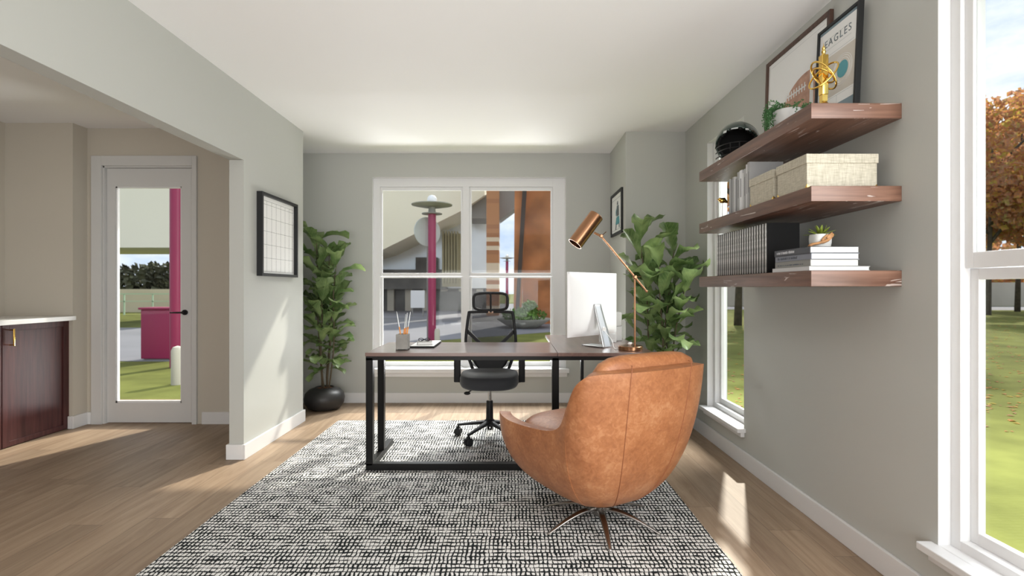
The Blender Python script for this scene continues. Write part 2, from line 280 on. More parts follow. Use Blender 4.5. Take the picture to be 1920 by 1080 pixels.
# ------------------------------------------------------------------ geometry helpers
FR = {}                                   # frame of every thing (its empty's matrix)
def tag(o, label=None, cat=None, group=None, kind=None):
    if label: o['label'] = label
    if cat: o['category'] = cat
    if group: o['group'] = group
    if kind: o['kind'] = kind
    return o
def thing(name, label, cat, loc, rz=0, group=None):
    o = bpy.data.objects.new(name, None); col.objects.link(o); o.empty_display_size = .1
    o.location = loc; o.rotation_euler = (0, 0, rz)
    FR[o] = Matrix.Translation(loc) @ Matrix.Rotation(rz, 4, 'Z')
    return tag(o, label, cat, group)
def struct(name):
    o = bpy.data.objects.new(name, None); col.objects.link(o); FR[o] = Matrix.Identity(4); o['kind'] = 'structure'; return o
class MB:
    """collects shapes into one bmesh"""
    def __init__(s, T=None): s.bm = bmesh.new(); s.T = T or Matrix.Identity(4); s.uv = None
    def _v(s, p): return s.bm.verts.new(s.T @ Vector(p))
    def box(s, a, b, bevel=0, T=None):
        x0, y0, z0 = [min(i, j) for i, j in zip(a, b)]; x1, y1, z1 = [max(i, j) for i, j in zip(a, b)]
        TT = T or Matrix.Identity(4)
        if bevel:
            t = bmesh.new(); vs = [t.verts.new((x, y, z)) for x in (x0, x1) for y in (y0, y1) for z in (z0, z1)]
            for f in ((0, 1, 3, 2), (4, 6, 7, 5), (0, 4, 5, 1), (2, 3, 7, 6), (0, 2, 6, 4), (1, 5, 7, 3)): t.faces.new([vs[i] for i in f])
            bmesh.ops.bevel(t, geom=t.edges[:], offset=bevel, segments=3, affect='EDGES', profile=.6)
            mp = {}
            for v in t.verts: mp[v] = s._v(TT @ v.co)
            for f in t.faces: s.bm.faces.new([mp[v] for v in f.verts])
            t.free(); return s
        vs = [s._v(TT @ Vector((x, y, z))) for x in (x0, x1) for y in (y0, y1) for z in (z0, z1)]
        for f in ((0, 1, 3, 2), (4, 6, 7, 5), (0, 4, 5, 1), (2, 3, 7, 6), (0, 2, 6, 4), (1, 5, 7, 3)): s.bm.faces.new([vs[i] for i in f])
        return s
    def prism(s, pts, d):
        """closed polygon pts (3D) extruded by vector d"""
        a = [s._v(p) for p in pts]; b = [s._v(Vector(p) + Vector(d)) for p in pts]; n = len(a)
        s.bm.faces.new(a[::-1]); s.bm.faces.new(b)
        for i in range(n): s.bm.faces.new((a[i], a[(i + 1) % n], b[(i + 1) % n], b[i]))
        return s
    def tube(s, pts, r, seg=12, closed=False, cap=True, flat=None, up=None):
        """swept circle; r number or list; flat = (scale_side, scale_up)"""
        P = [Vector(p) for p in pts]; n = len(P); rs = r if isinstance(r, (list, tuple)) else [r] * n
        rings = []; prev = None
        for i in range(n):
            if closed: d = P[(i + 1) % n] - P[i - 1]
            else: d = P[min(i + 1, n - 1)] - P[max(i - 1, 0)]
            d.normalize()
            if prev is None:
                ref = Vector(up) if up else (Vector((0, 0, 1)) if abs(d.z) < .9 else Vector((1, 0, 0)))
                a = ref.cross(d).normalized()
            else: a = (prev - d * prev.dot(d)).normalized()
            if up: 
                c_ = Vector(up).cross(d)
                if c_.length > 1e-4: a = c_.normalized()
            prev = a; b = d.cross(a)
            fs = flat or (1, 1)
            rings.append([s._v(P[i] + (a * math.cos(2 * math.pi * k / seg) * fs[0] + b * math.sin(2 * math.pi * k / seg) * fs[1]) * rs[i]) for k in range(seg)])
        m = n if closed else n - 1
        for i in range(m):
            A, B = rings[i], rings[(i + 1) % n]
            for k in range(seg): s.bm.faces.new((A[k], A[(k + 1) % seg], B[(k + 1) % seg], B[k]))
        if cap and not closed: s.bm.faces.new(rings[0][::-1]); s.bm.faces.new(rings[-1])
        return s
    def cyl(s, a, b, r, seg=24, r2=None): return s.tube([a, b], [r, r if r2 is None else r2], seg)
    def lathe(s, prof, c=(0, 0, 0), seg=40, T=None):
        TT = T or Matrix.Identity(4); rings = []
        for (r, z) in prof:
            if r < 1e-6: rings.append([s._v(TT @ Vector((c[0], c[1], c[2] + z)))])
            else: rings.append([s._v(TT @ Vector((c[0] + r * math.cos(2 * math.pi * k / seg), c[1] + r * math.sin(2 * math.pi * k / seg), c[2] + z))) for k in range(seg)])
        for A, B in zip(rings, rings[1:]):
            for k in range(seg):
                k2 = (k + 1) % seg
                if len(A) == 1 and len(B) == 1: continue
                if len(A) == 1: s.bm.faces.new((A[0], B[k2], B[k]))
                elif len(B) == 1: s.bm.faces.new((A[k], A[k2], B[0]))
                else: s.bm.faces.new((A[k], A[k2], B[k2], B[k]))
        return s
    def grid(s, fn, nu, nv, uv=False, wrap=False):
        V = [[s._v(fn(i / nu, j / nv)) for j in range(nv + 1)] for i in range(nu if wrap else nu + 1)]
        if uv and s.uv is None: s.uv = s.bm.loops.layers.uv.new('uv')
        for i in range(nu):
            i2 = (i + 1) % nu if wrap else i + 1
            for j in range(nv):
                f = s.bm.faces.new((V[i][j], V[i2][j], V[i2][j + 1], V[i][j + 1]))
                if uv:
                    for l, (a, b) in zip(f.loops, ((i, j), (i + 1, j), (i + 1, j + 1), (i, j + 1))): l[s.uv].uv = (b / nv, a / nu)
        return s
    def ball(s, c, r, seg=16, rings=10, sc=(1, 1, 1)):
        def fn(u, v):
            th = 2 * math.pi * u; ph = math.pi * (v - .5)
            return Vector(c) + Vector((sc[0] * math.cos(ph) * math.cos(th), sc[1] * math.cos(ph) * math.sin(th), sc[2] * math.sin(ph))) * r
        s.grid(fn, seg, rings, wrap=True); bmesh.ops.remove_doubles(s.bm, verts=s.bm.verts[:], dist=1e-6); return s
def obj(name, mb, m, parent=None, smooth=False, label=None, local=False, bevel=0, solid=0, subd=0, recalc=True):
    bm = mb.bm
    if parent is not None and not local:
        root = parent
        while root not in FR: root = root.parent
        bm.transform(FR[root].inverted())
    if recalc: bmesh.ops.recalc_face_normals(bm, faces=bm.faces[:])
    me = bpy.data.meshes.new(name); bm.to_mesh(me); bm.free()
    if m: me.materials.append(m)
    o = bpy.data.objects.new(name, me); col.objects.link(o)
    if parent is not None: o.parent = parent
    if smooth:
        for p in me.polygons: p.use_smooth = True
        if smooth == 'auto':
            try: me.set_sharp_from_angle(angle=R(35))
            except Exception: pass
    if solid:
        md = o.modifiers.new('thick', 'SOLIDIFY'); md.thickness = solid; md.offset = -1
    if bevel:
        md = o.modifiers.new('bevel', 'BEVEL'); md.width = bevel; md.segments = 2; md.limit_method = 'ANGLE'; md.angle_limit = R(40)
    if subd:
        md = o.modifiers.new('sub', 'SUBSURF'); md.levels = subd; md.render_levels = subd
    if label: o['label'] = label
    return o
def copy_tree(o, parent=None):
    c = o.copy(); col.objects.link(c)
    if parent is not None: c.parent = parent
    if o in FR: FR[c] = FR[o].copy()
    for ch in list(o.children): copy_tree(ch, c)
    return c
def place(o, loc, rz=0):
    o.location = loc; o.rotation_euler = (0, 0, rz); FR[o] = Matrix.Translation(loc) @ Matrix.Rotation(rz, 4, 'Z')
def text_obj(name, s, size, T, m, parent, extrude=.0004, align='CENTER', spacing=1.0):
    cu = bpy.data.curves.new(name, 'FONT'); cu.body = s; cu.size = size; cu.extrude = extrude; cu.align_x = align; cu.space_character = spacing
    cu.resolution_u = 3
    tmp = bpy.data.objects.new('tmp', cu); col.objects.link(tmp)
    dg = bpy.context.evaluated_depsgraph_get(); me = bpy.data.meshes.new_from_object(tmp.evaluated_get(dg))
    bpy.data.objects.remove(tmp); bpy.data.curves.remove(cu)
    root = parent
    while root not in FR: root = root.parent
    me.transform(FR[root].inverted() @ T); me.name = name
    me.materials.clear(); me.materials.append(m)
    o = bpy.data.objects.new(name, me); col.objects.link(o); o.parent = parent
    return o
def lerp(a, b, t): return a + (b - a) * t
def spline(pts, n):
    """Catmull-Rom through 3D points"""
    P = [Vector(p) for p in pts]; out = []
    for i in range(len(P) - 1):
        p0 = P[max(i - 1, 0)]; p1 = P[i]; p2 = P[i + 1]; p3 = P[min(i + 2, len(P) - 1)]
        for k in range(n):
            t = k / n
            out.append(.5 * ((2 * p1) + (p2 - p0) * t + (2 * p0 - 5 * p1 + 4 * p2 - p3) * t * t + (3 * p1 - p0 - 3 * p2 + p3) * t ** 3))
    out.append(P[-1]); return out

# ------------------------------------------------------------------ room shell
XR, XL, YB, H = 1.46, -1.755, 5.0, 2.435
T_ = .15
obj('floor', MB().box((-4.2, -2.6, -.12), (1.61, 5.15, 0)), M['floor'])['kind'] = 'structure'
obj('ceiling', MB().box((-4.2, -2.6, H), (1.61, 5.15, H + .12)), M['ceil'])['kind'] = 'structure'
# wall on the right with two openings
WT = 2.203
FY0, FY1 = 3.222, 3.83           # far window
NY0, NY1 = .50, 1.756            # near window
SZ = .24
w = MB()
for y0, y1, z0, z1 in ((-2.6, NY0, 0, H), (NY1, FY0, 0, H), (FY1, 5.15, 0, H), (NY0, NY1, 0, SZ - .026), (NY0, NY1, WT, H), (FY0, FY1, 0, SZ - .026), (FY0, FY1, WT, H)):
    w.box((XR, y0, z0), (XR + T_, y1, z1))
obj('wall_right', w, M['wall'])['kind'] = 'structure'
# back wall with the twin window opening
BX0, BX1, BZ = -1.363, .526, .297
w = MB()
for x0, x1, z0, z1 in ((-2.25, BX0, 0, H), (BX1, 1.46, 0, H), (BX0, BX1, 0, BZ), (BX0, BX1, WT, H)):
    w.box((x0, YB, z0), (x1, YB + T_, z1))
obj('wall_back', w, M['wall'])['kind'] = 'structure'
obj('wall_column', MB().box((.957, 4.31, 0), (1.46, 5.0, H)), M['wall'])['kind'] = 'structure'
# left partition: pier, header over the opening
w = MB(); w.box((-1.85, 3.35, 0), (XL, 4.30, H)); w.box((-1.85, -2.6, 1.957), (XL, 3.35, H)); w.box((-1.85, -2.6, 0), (XL, -1.9, 1.957))
obj('wall_left', w, M['wall'])['kind'] = 'structure'
w = MB(); w.box((-2.25, 4.37, 0), (-2.10, 5.0, H)); w.box((-2.25, 4.30, 0), (-1.85, 4.37, H))
obj('wall_alcove', w, M['wall'])['kind'] = 'structure'
# dining room: wall with the glazed door, wall behind the cabinets
DX0, DX1, DZ = -3.372, -2.628, 2.125
w = MB()
for x0, x1, z0, z1 in ((-4.2, DX0, 0, H), (DX1, -1.85, 0, H), (DX0, DX1, DZ, H)): w.box((x0, 4.22, z0), (x1, 4.30, z1))
w.box((-4.2, 4.08, 0), (-3.5, 4.22, H))
obj('wall_door', w, M['beige'])['kind'] = 'structure'
obj('wall_cabinet', MB().box((-4.2, -2.6, 0), (-4.04, 4.08, H)), M['beige'])['kind'] = 'structure'
obj('wall_rear', MB().box((-4.2, -2.75, 0), (1.61, -2.6, H)), M['beige'])['kind'] = 'structure'

def skirting(name, runs, h=.098):
    b = MB()
    for (x0, y0, x1, y1) in runs: b.box((x0, y0, 0), (x1, y1, h))
    o = obj(name, b, M['trim'], bevel=.003); o['kind'] = 'structure'; return o
t = .015
skirting('baseboard_right', [(XR - t, -2.6, XR, 4.31)])
skirting('baseboard_back', [(-2.10, YB - t, .957, YB)])
skirting('baseboard_column', [(.957 - t, 4.31 - t, .957, YB - t), (.957, 4.31 - t, XR - t, 4.31)])
skirting('baseboard_left', [(XL, 3.35 - t, XL + t, 4.30 + t), (-1.85 - t, 3.35 - t, XL, 3.35), (-1.85 - t, 3.35, -1.85, 4.22), (-1.95, 4.30, XL, 4.30 + t)])
skirting('baseboard_door', [(-3.5, 4.22 - t, -3.46, 4.22), (-2.55, 4.22 - t, -1.865, 4.22), (-3.5, 4.08 - t, -3.5 + t, 4.22 - t), (-3.53, 4.08 - t, -3.5, 4.08)], .1)

# ------------------------------------------------------------------ windows
def window(name, T, U0, U1, Z0, Z1, units, zt, zb, rail, stile, wf, fw_side):
    """T maps (u, w, z): u along the wall, w outward. rail=(upper sash rail top, meeting z, lower sash rail bottom)"""
    root = struct(name)
    f = MB(T)
    # painted reveal (thin lining) and frame
    e = .012
    f.box((U0, 0, Z0), (U0 + e * .2, wf, Z1)); f.box((U1 - e * .2, 0, Z0), (U1, wf, Z1)); f.box((U0, 0, Z1 - e * .2), (U1, wf, Z1))
    a0 = units[0][0]; a1 = units[-1][1]
    d1 = wf + .085
    f.box((U0, wf, Z0), (a0, d1, Z1)); f.box((a1, wf, Z0), (U1, d1, Z1))
    f.box((a0, wf, zt), (a1, d1, Z1)); f.box((a0, wf, Z0), (a1, d1, zb))
    for (p, q) in zip(units, units[1:]): f.box((p[1], wf, zb), (q[0], d1, zt))
    obj('window_frame', f, M['trim'], root, bevel=.0025)
    for (u0, u1) in units:
        def sash(za, zc, tr, br, w0, w1, g):
            s_ = MB(T)
            s_.box((u0, w0, za), (u0 + stile, w1, zc)); s_.box((u1 - stile, w0, za), (u1, w1, zc))
            s_.box((u0 + stile, w0, zc - tr), (u1 - stile, w1, zc)); s_.box((u0 + stile, w0, za), (u1 - stile, w1, za + br))
            so_ = obj('sash', s_, M['trim'], root, bevel=.002)
            obj('glass_pane', MB(T).box((u0 + stile, g, za + br), (u1 - stile, g + .004, zc - tr)), M['glass'], so_)
        sash(rail[1], zt, fw_side, rail[0] - rail[1], wf + .015, wf + .030, wf + .026)
        sash(zb, rail[1], rail[1] - rail[2], fw_side + .008, wf + .033, wf + .055, wf + .044)
    return root
def sill(T, root, U0, U1, z, th, ap, wf, ear=.027, proj=.054):
    s_ = MB(T); s_.box((U0 - ear, -proj, z - th), (U1 + ear, 0, z), 0); s_.box((U0, 0, z - th), (U1, wf + .001, z))
    obj('window_sill', s_, M['trim'], root, bevel=.003)
    s_ = MB(T); s_.box((U0 - ear * .4, -.026, z - th - ap), (U1 + ear * .4, 0, z - th))
    obj('apron', s_, M['trim'], root, bevel=.004)
TB = Matrix.Translation((0, YB, 0))
wb = window('window_1', TB, BX0, BX1, BZ, WT, [(-1.300, -.485), (-.420, .402)], 2.118, .345, (1.268, 1.236, 1.2205), .020, .045, .035)
sill(TB, wb, BX0, BX1, .337, .040, .042, .045)
TR = Matrix(((0, 1, 0, XR), (-1, 0, 0, 0), (0, 0, 1, 0), (0, 0, 0, 1)))      # u = -Y, w = +X
for nm, y0, y1 in (('window_2', FY0, FY1), ('window_3', NY0, NY1)):
    ww = window(nm, TR, -y1, -y0, SZ - .026, WT, [(-y1 + .04, -y0 - .04)], 2.14, .272, (1.238, 1.186, 1.148), .031, .043, .032)
    sill(TR, ww, -y1, -y0, SZ, .026, .032, .043)

# glazed door
dr = struct('door_1')
c = MB(); c.box((-3.455, 4.20, 0), (DX0, 4.22, 2.206)); c.box((DX1, 4.20, 0), (-2.590 + .0, 4.22, 2.206)); c.box((DX0, 4.20, DZ), (DX1, 4.22, 2.206))
obj('door_casing', c, M['doorwhite'], dr, bevel=.002)
c = MB(); c.box((DX0, 4.22, 0), (DX0 + .012, 4.30, DZ)); c.box((DX1 - .012, 4.22, 0), (DX1, 4.30, DZ)); c.box((DX0, 4.22, DZ - .012), (DX1, 4.30, DZ))
obj('door_jamb', c, M['doorwhite'], dr)
LX0, LX1 = DX0 + .014, DX1 - .014
gx0, gx1, gz0, gz1 = -3.290, -2.741, .166, 1.963
c = MB(); y0, y1 = 4.245, 4.285
c.box((LX0, y0, .006), (gx0, y1, DZ - .014)); c.box((gx1, y0, .006), (LX1, y1, DZ - .014)); c.box((gx0, y0, .006), (gx1, y1, gz0)); c.box((gx0, y0, gz1), (gx1, y1, DZ - .014))
leaf_ = obj('door_leaf', c, M['doorwhite'], dr)
c = MB(); e = .012
c.box((gx0, y0 + .008, gz0), (gx0 + e, y1 - .006, gz1)); c.box((gx1 - e, y0 + .008, gz0), (gx1, y1 - .006, gz1)); c.box((gx0, y0 + .008, gz1 - e), (gx1, y1 - .006, gz1)); c.box((gx0, y0 + .008, gz0), (gx1, y1 - .006, gz0 + e * 1.4))
obj('glazing_bead', c, M['trim'], leaf_)
obj('glass_pane', MB().box((gx0, 4.264, gz0), (gx1, 4.268, gz1)), M['glass'], leaf_)
c = MB(); c.cyl((-2.708, 4.246, .918), (-2.708, 4.232, .918), .022); c.cyl((-2.708, 4.232, .918), (-2.708, 4.195, .918), .009)
c.tube([(-2.700, 4.197, .918), (-2.76, 4.192, .918), (-2.80, 4.19, .9175)], [.008, .007, .005], 10)
obj('door_handle', c, M['blackplastic'], leaf_, smooth='auto', label='small black lever handle with round rose')

# ------------------------------------------------------------------ cabinets and worktop
def cabinet(loc, L, label):
    """front faces +x; runs along y from 0 to L"""
    r_ = thing('base_cabinet', label, 'cabinet', loc, 0, 'dark cherry cabinets along the dining room wall')
    b = MB(r_ and FR[r_]); b.box((-.50, 0, 0), (-.020, L, .862))
    obj('cabinet_body', b, M['cabinet'], r_, bevel=.001)
    d = MB(FR[r_]); g = .003; s_ = .05
    d.box((-.02, g, .006), (-.008, L - g, .860))
    for (a, c_, e_, f_) in ((g, g + s_, .006, .860), (L - g - s_, L - g, .006, .860), (g + s_, L - g - s_, .006, .042), (g + s_, L - g - s_, .816, .860)): d.box((-.008, a, e_), (0, c_, f_))
    do = obj('cabinet_door', d, M['cabinet'], r_, bevel=.0012)
    h = MB(FR[r_]); y = .055
    h.tube([(0, y, .72), (.03, y, .72)], .004, 8); h.tube([(0, y, .825), (.03, y, .825)], .004, 8)
    h.box((.027, y - .006, .712), (.034, y + .006, .833), .002)
    obj('pull_handle', h, M['brass'], do, smooth='auto', label='gold bar handle')
    return r_
cb = cabinet((-3.53, 3.543, 0), .54, 'dark cherry cabinet door with gold bar handle, beside the glazed door')
c2 = copy_tree(cb); place(c2, (-3.53, 3.003, 0)); c2['label'] = 'dark cherry cabinet sliver at the very left edge of the photo'
ct = obj('countertop', MB().box((-4.04, -1.5, .864), (-3.47, 4.078, .897), .003), M['counter']); tag(ct, 'white stone countertop over the dark cherry cabinets', 'countertop')

# ------------------------------------------------------------------ rug
def rugfn(u, v): return (lerp(-1.456, .892, u), lerp(1.15, 4.30, v), .010)
b = MB(); b.box((-1.456, 1.15, .0005), (.892, 4.30, .010), .003)
tag(obj('area_rug', b, M['rug'], smooth='auto'), 'large black and white woven rug under the desk and chairs', 'rug')
RZ = .010    # top of the rug
# ------------------------------------------------------------------ desk (L-shaped)
dk = thing('corner_desk', 'L-shaped brown desk with black square metal legs standing on the rug', 'desk', (0, 3.1, RZ))
DT = .727
obj('main_desktop', MB().box((-.892, 3.107, DT - .022), (.277, 3.71, DT), .0015), M['desk'], dk)
obj('return_desktop', MB().box((.279, 3.107, DT - .022), (.868, 4.29, DT), .0015), M['deskY'], dk)
b = MB(); z1 = DT - .022; s = .042
b.box((-.889, 3.112, z1 - .024), (.862, 3.137, z1)); b.box((-.889, 3.66, z1 - .024), (.27, 3.685, z1)); b.box((-.889, 3.137, z1 - .024), (-.864, 3.66, z1)); b.box((.244, 3.137, z1 - .024), (.286, 3.66, z1))
b.box((.82, 3.137, z1 - .024), (.862, 4.25, z1)); b.box((.30, 4.225, z1 - .024), (.82, 4.25, z1))
obj('top_frame', b, M['black'], dk)
b = MB(); b.box((-.889, 3.112, RZ), (.862, 3.154, RZ + .042)); obj('front_rail', b, M['black'], dk, bevel=.002)
b = MB(); b.box((-.889, 3.154, RZ), (-.847, 3.65, RZ + .038)); obj('side_rail', b, M['black'], dk, bevel=.002)
b = MB(); b.box((.244, 3.154, RZ), (.286, 3.65, RZ + .038)); obj('side_rail', b, M['black'], dk, bevel=.002)
for (x, y, a, c_) in ((-.889, 3.112, .042, .042), (-.889, 3.385, .042, .042), (.244, 3.112, .042, .042), (.82, 3.112, .042, .042), (.565, 4.20, .024, .04), (.838, 4.20, .024, .04), (-.889, 3.61, .0, 0)):
    if a: obj('leg', MB().box((x, y, RZ + .03 if y < 4 else RZ * 0 + .011), (x + a, y + c_, z1 - .01)), M['black'], dk, bevel=.0015)

# ------------------------------------------------------------------ office chair, facing the camera
oc = thing('office_chair', 'black mesh office chair with headrest on castors behind the desk', 'chair', (-.166, 3.80, RZ))
F = FR[oc]
for k in range(5):
    a = R(164 + 72 * k); d = Vector((math.cos(a), math.sin(a), 0))
    b = MB(F); b.tube([d * .02 + Vector((0, 0, .115)), d * .12 + Vector((0, 0, .10)), d * .25 + Vector((0, 0, .078))], [.026, .019, .013], 10, flat=(1, .7))
    lg = obj('base_leg', b, M['blackplastic'], oc, smooth='auto')
    side = Vector((-d.y, d.x, 0))
    b = MB(F); p = d * .25
    for sgn in (-1, 1): b.cyl(p + side * sgn * .004 + Vector((0, 0, .028)), p + side * sgn * .022 + Vector((0, 0, .028)), .027, 20)
    b.cyl(p + Vector((0, 0, .03)), p + Vector((0, 0, .085)), .007, 10); b.tube([p + side * -.01 + Vector((0, 0, .056)), p + side * .01 + Vector((0, 0, .056))], .012, 10)
    obj('caster', b, M['blackplastic'], lg, smooth='auto')
obj('hub', MB(F).lathe([(0, .09), (.035, .09), (.038, .13), (.027, .14), (.024, .27), (.022, .275), (0, .275)]), M['blackplastic'], oc, smooth='auto')
obj('gas_cylinder', MB(F).cyl((0, 0, .27), (0, 0, .40), .013), M['chrome'], oc, smooth='auto')
b = MB(F); b.box((-.07, -.08, .375), (.07, .08, .40), .008); b.tube([(-.04, -.04, .385), (-.13, -.07, .365), (-.165, -.08, .345)], .005, 8); b.ball((-.16, -.08, .345), .016, 10, 8, (1.5, .8, .8))
obj('tilt_mechanism', b, M['blackplastic'], oc, smooth='auto')
def seatfn(u, v):
    th = 2 * math.pi * u; n_ = 3.2
    c_, s_ = math.cos(th), math.sin(th)
    r_ = (abs(c_) ** n_ + abs(s_) ** n_) ** (-1 / n_)
    prof = [(0, .395), (.75, .395), (.95, .40), (1.0, .42), (1.0, .455), (.96, .482), (.8, .492), (.4, .487), (0, .483)]
    k = v * 8; i = min(int(k), 7); f = k - i; a, z = [lerp(prof[i][q], prof[i + 1][q], f) for q in (0, 1)]
    x, y = .215 * r_ * c_ * a, .215 * r_ * s_ * a
    return (x, y - .01, z - .012 * max(0, -y / .2) ** 3)
b = MB(F).grid(seatfn, 48, 16, wrap=True); bmesh.ops.remove_doubles(b.bm, verts=b.bm.verts[:], dist=1e-5)
obj('seat', b, M['seatfabric'], oc, smooth=True, label='padded charcoal seat')
# back
yb = .215
def side_pts(s): return [(s * .02, yb, .925), (s * .155, yb, .922), (s * .172, yb - .002, .905), (s * .186, yb - .012, .80), (s * .194, yb - .018, .70), (s * .190, yb - .018, .62), (s * .155, yb - .02, .52), (s * .115, yb - .03, .41)]
b = MB(F)
for s in (-1, 1): b.tube(spline(side_pts(s), 4), .016, 10, flat=(1.1, .8))
b.tube([(-.115, yb - .03, .415), (.115, yb - .03, .415)], .014, 10)
obj('back_frame', b, M['blackplastic'], oc, smooth=True)
def meshfn(u, v):
    z = lerp(.455, .915, v); 
    if z > .62: hw = lerp(.188, .160, (z - .62) / .30)
    else: hw = .188 * math.sqrt(max(.0, 1 - ((.62 - z) / .166) ** 2)) * .95 + .008
    x = lerp(-hw, hw, u)
    return (x, yb - .03 + .10 * (x / .19) ** 2 * .3 - .02 * math.sin(v * math.pi), z)
obj('back_mesh', MB(F).grid(meshfn, 10, 16), M['mesh'], oc, smooth=True, label='see-through black mesh back')
def padfn(u, v):
    z = lerp(.46, .66, v); hw = .16 * math.sqrt(max(0, 1 - ((.66 - z) / .21) ** 2)) ** 1 
    x = lerp(-hw, hw, u); return (x, yb - .045, z)
b = MB(F).grid(padfn, 12, 10); o = obj('lumbar_pad', b, M['blackplastic'], oc, smooth=True, solid=.02)
b = MB(F)
for s in (-1, 1): b.tube([(s * .185, yb - .008, .775), (s * .10, yb + .015, .69), (s * .02, yb + .02, .62)], [.016, .014, .016], 10)
b.tube([(0, yb + .02, .64), (0, yb + .02, .50), (0, .10, .385)], [.022, .03, .032], 10, flat=(1.15, .6))
obj('back_support', b, M['blackplastic'], oc, smooth=True)
# headrest
hz, hw, hh = 1.005, .132, .066
loop = []
for k in range(40):
    th = 2 * math.pi * k / 40; n_ = 4.5; c_, s_ = math.cos(th), math.sin(th); r_ = (abs(c_) ** n_ + abs(s_) ** n_) ** (-1 / n_)
    loop.append((hw * r_ * c_, yb - .02 + .03 * (c_ * r_) ** 2 * -1, hz + hh * r_ * s_))
b = MB(F).tube(loop, .011, 8, closed=True); b.tube([(0, yb - .02, hz + hh), (0, yb - .02, hz - hh)], .010, 8, flat=(1.3, .7)); b.tube([(0, yb - .015, hz - hh), (0, yb, .925)], .011, 8)
hd = obj('headrest', b, M['blackplastic'], oc, smooth=True)
def hm(u, v): 
    x = lerp(-hw * .98, hw * .98, u); return (x, yb - .02 - .03 * (x / hw) ** 2, lerp(hz - hh * .98, hz + hh * .98, v))
obj('headrest_mesh', MB(F).grid(hm, 12, 4), M['mesh'], hd, smooth=True)
for s in (-1, 1):
    b = MB(F); b.box((s * .215, -.035, .415), (s * .262, .025, .648), .008); b.tube([(s * .235, 0, .425), (s * .10, 0, .39)], .014, 8)
    ar = obj('armrest', b, M['blackplastic'], oc, smooth='auto')
    obj('arm_pad', MB(F).box((s * .205, -.12, .645), (s * .275, .10, .664), .009), M['blackmatte'], ar, smooth='auto')

# ------------------------------------------------------------------ tan leather swivel armchair
ac = thing('armchair', 'tan leather swivel tub armchair seen from behind on a star base', 'armchair', (.440, 2.458, RZ), R(30))
# local frame: +y forward, +x right; built locally
RIM = [(0, -.388, .790), (.12, -.384, .790), (.22, -.368, .790), (.30, -.335, .787), (.345, -.298, .772), (.364, -.255, .730), (.368, -.220, .665), (.366, -.185, .600), (.362, -.150, .545), (.362, -.105, .515), (.366, -.04, .498), (.375, .08, .486), (.385, .20, .482), (.388, .29, .489), (.375, .355, .500), (.345, .390, .490), (.30, .398, .450), (.20, .396, .405), (.10, .392, .392), (0, .390, .390)]
# lower-control (where the rib leaves the base) and bulge
half = spline(RIM, 6)
rim = half + [Vector((-p.x, p.y, p.z)) for p in half[-2:0:-1]]
NR = len(rim)
def rib(P, t):
    """profile from base centre (t=0) to rim P (t=1)"""
    base = Vector((P.x * .04, P.y * .04 - .01, .105))
    fwd = max(0, P.y / .4); back = max(0, -P.y / .4)
    c1 = Vector((P.x * .62, P.y * lerp(.60, .70, fwd), .075 + .03 * fwd))
    k = .90 + .04 * back
    c2 = Vector((P.x * (1.10 if back < .5 else 1.03), P.y * (.86 if back > .5 else .98), .105 + (P.z - .105) * (.36 if P.y < 0 else .34)))
    if abs(P.x) > .2: c2.x = P.x * 1.06
    u = 1 - t
    return base * u ** 3 + c1 * 3 * u * u * t + c2 * 3 * u * t * t + P * t ** 3
def shellfn(u, v):
    i = int(round(u * NR)) % NR; return rib(rim[i], v)
b = MB(); b.grid(shellfn, NR, 26, wrap=True); bmesh.ops.remove_doubles(b.bm, verts=b.bm.verts[:], dist=1e-4)
sh = obj('shell', b, M['leather'], ac, smooth=True, local=True)
sm = sh.modifiers.new('smooth', 'SMOOTH'); sm.factor = .5; sm.iterations = 6
md = sh.modifiers.new('thick', 'SOLIDIFY'); md.thickness = .055; md.offset = -1; md.use_rim = True; md.use_quality_normals = True
md = sh.modifiers.new('bev', 'BEVEL'); md.width = .016; md.segments = 4; md.limit_method = 'ANGLE'; md.angle_limit = R(50)
# seams down the outside back
for sgn in (-1, 1):
    i = [k for k, p in enumerate(half) if p.x > .165][0]
    P = half[i].copy(); pts = [rib(P, t_) for t_ in [k / 24 for k in range(5, 25)]]
    b = MB(); q = []
    for k, p in enumerate(pts):
        p = Vector((p.x * sgn, p.y, p.z)); nrm = Vector((p.x * .5, p.y, 0)).normalized()
        nrm.z = -.9 * (1 - k / 19) ** 1.5; nrm.normalize()
        q.append(p - nrm * .0005)
    q.append(q[-1] + Vector((-.01 * sgn, .012, .006)))
    b.tube(q, .0022, 6); obj('seam', b, M['seam'], ac, smooth=True, local=True, label='stitched seam running down the chair back')
def cushion(prof_c, hw, hd, hz, n_=3.2, tilt=0, off=(0, 0, 0)):
    def fn(u, v):
        th = 2 * math.pi * u; ph = math.pi * (v - .5)
        c_, s_ = math.cos(th), math.sin(th); r_ = (abs(c_) ** n_ + abs(s_) ** n_) ** (-1 / n_)
        cp = math.copysign(abs(math.cos(ph)) ** .5, 1); sp_ = math.copysign(abs(math.sin(ph)) ** .8, math.sin(ph))
        p = Vector((hw * r_ * c_ * cp, hd * r_ * s_ * cp, hz * sp_))
        return Matrix.Rotation(tilt, 3, 'X') @ p + Vector(off)
    b = MB(); b.grid(fn, 40, 18, wrap=True); bmesh.ops.remove_doubles(b.bm, verts=b.bm.verts[:], dist=1e-5); return b
obj('seat_cushion', cushion(0, .300, .31, .075, off=(0, .085, .392), tilt=R(3)), M['leather'], ac, smooth=True, local=True)
obj('back_cushion', cushion(0, .300, .232, .060, n_=5, off=(.012, -.240, .598), tilt=R(100)), M['leather'], ac, smooth=True, local=True)
b = MB(); b.lathe([(0, .035), (.030, .035), (.036, .055), (.036, .08), (.05, .10), (.10, .115), (0, .115)], (-.03, 0, 0))
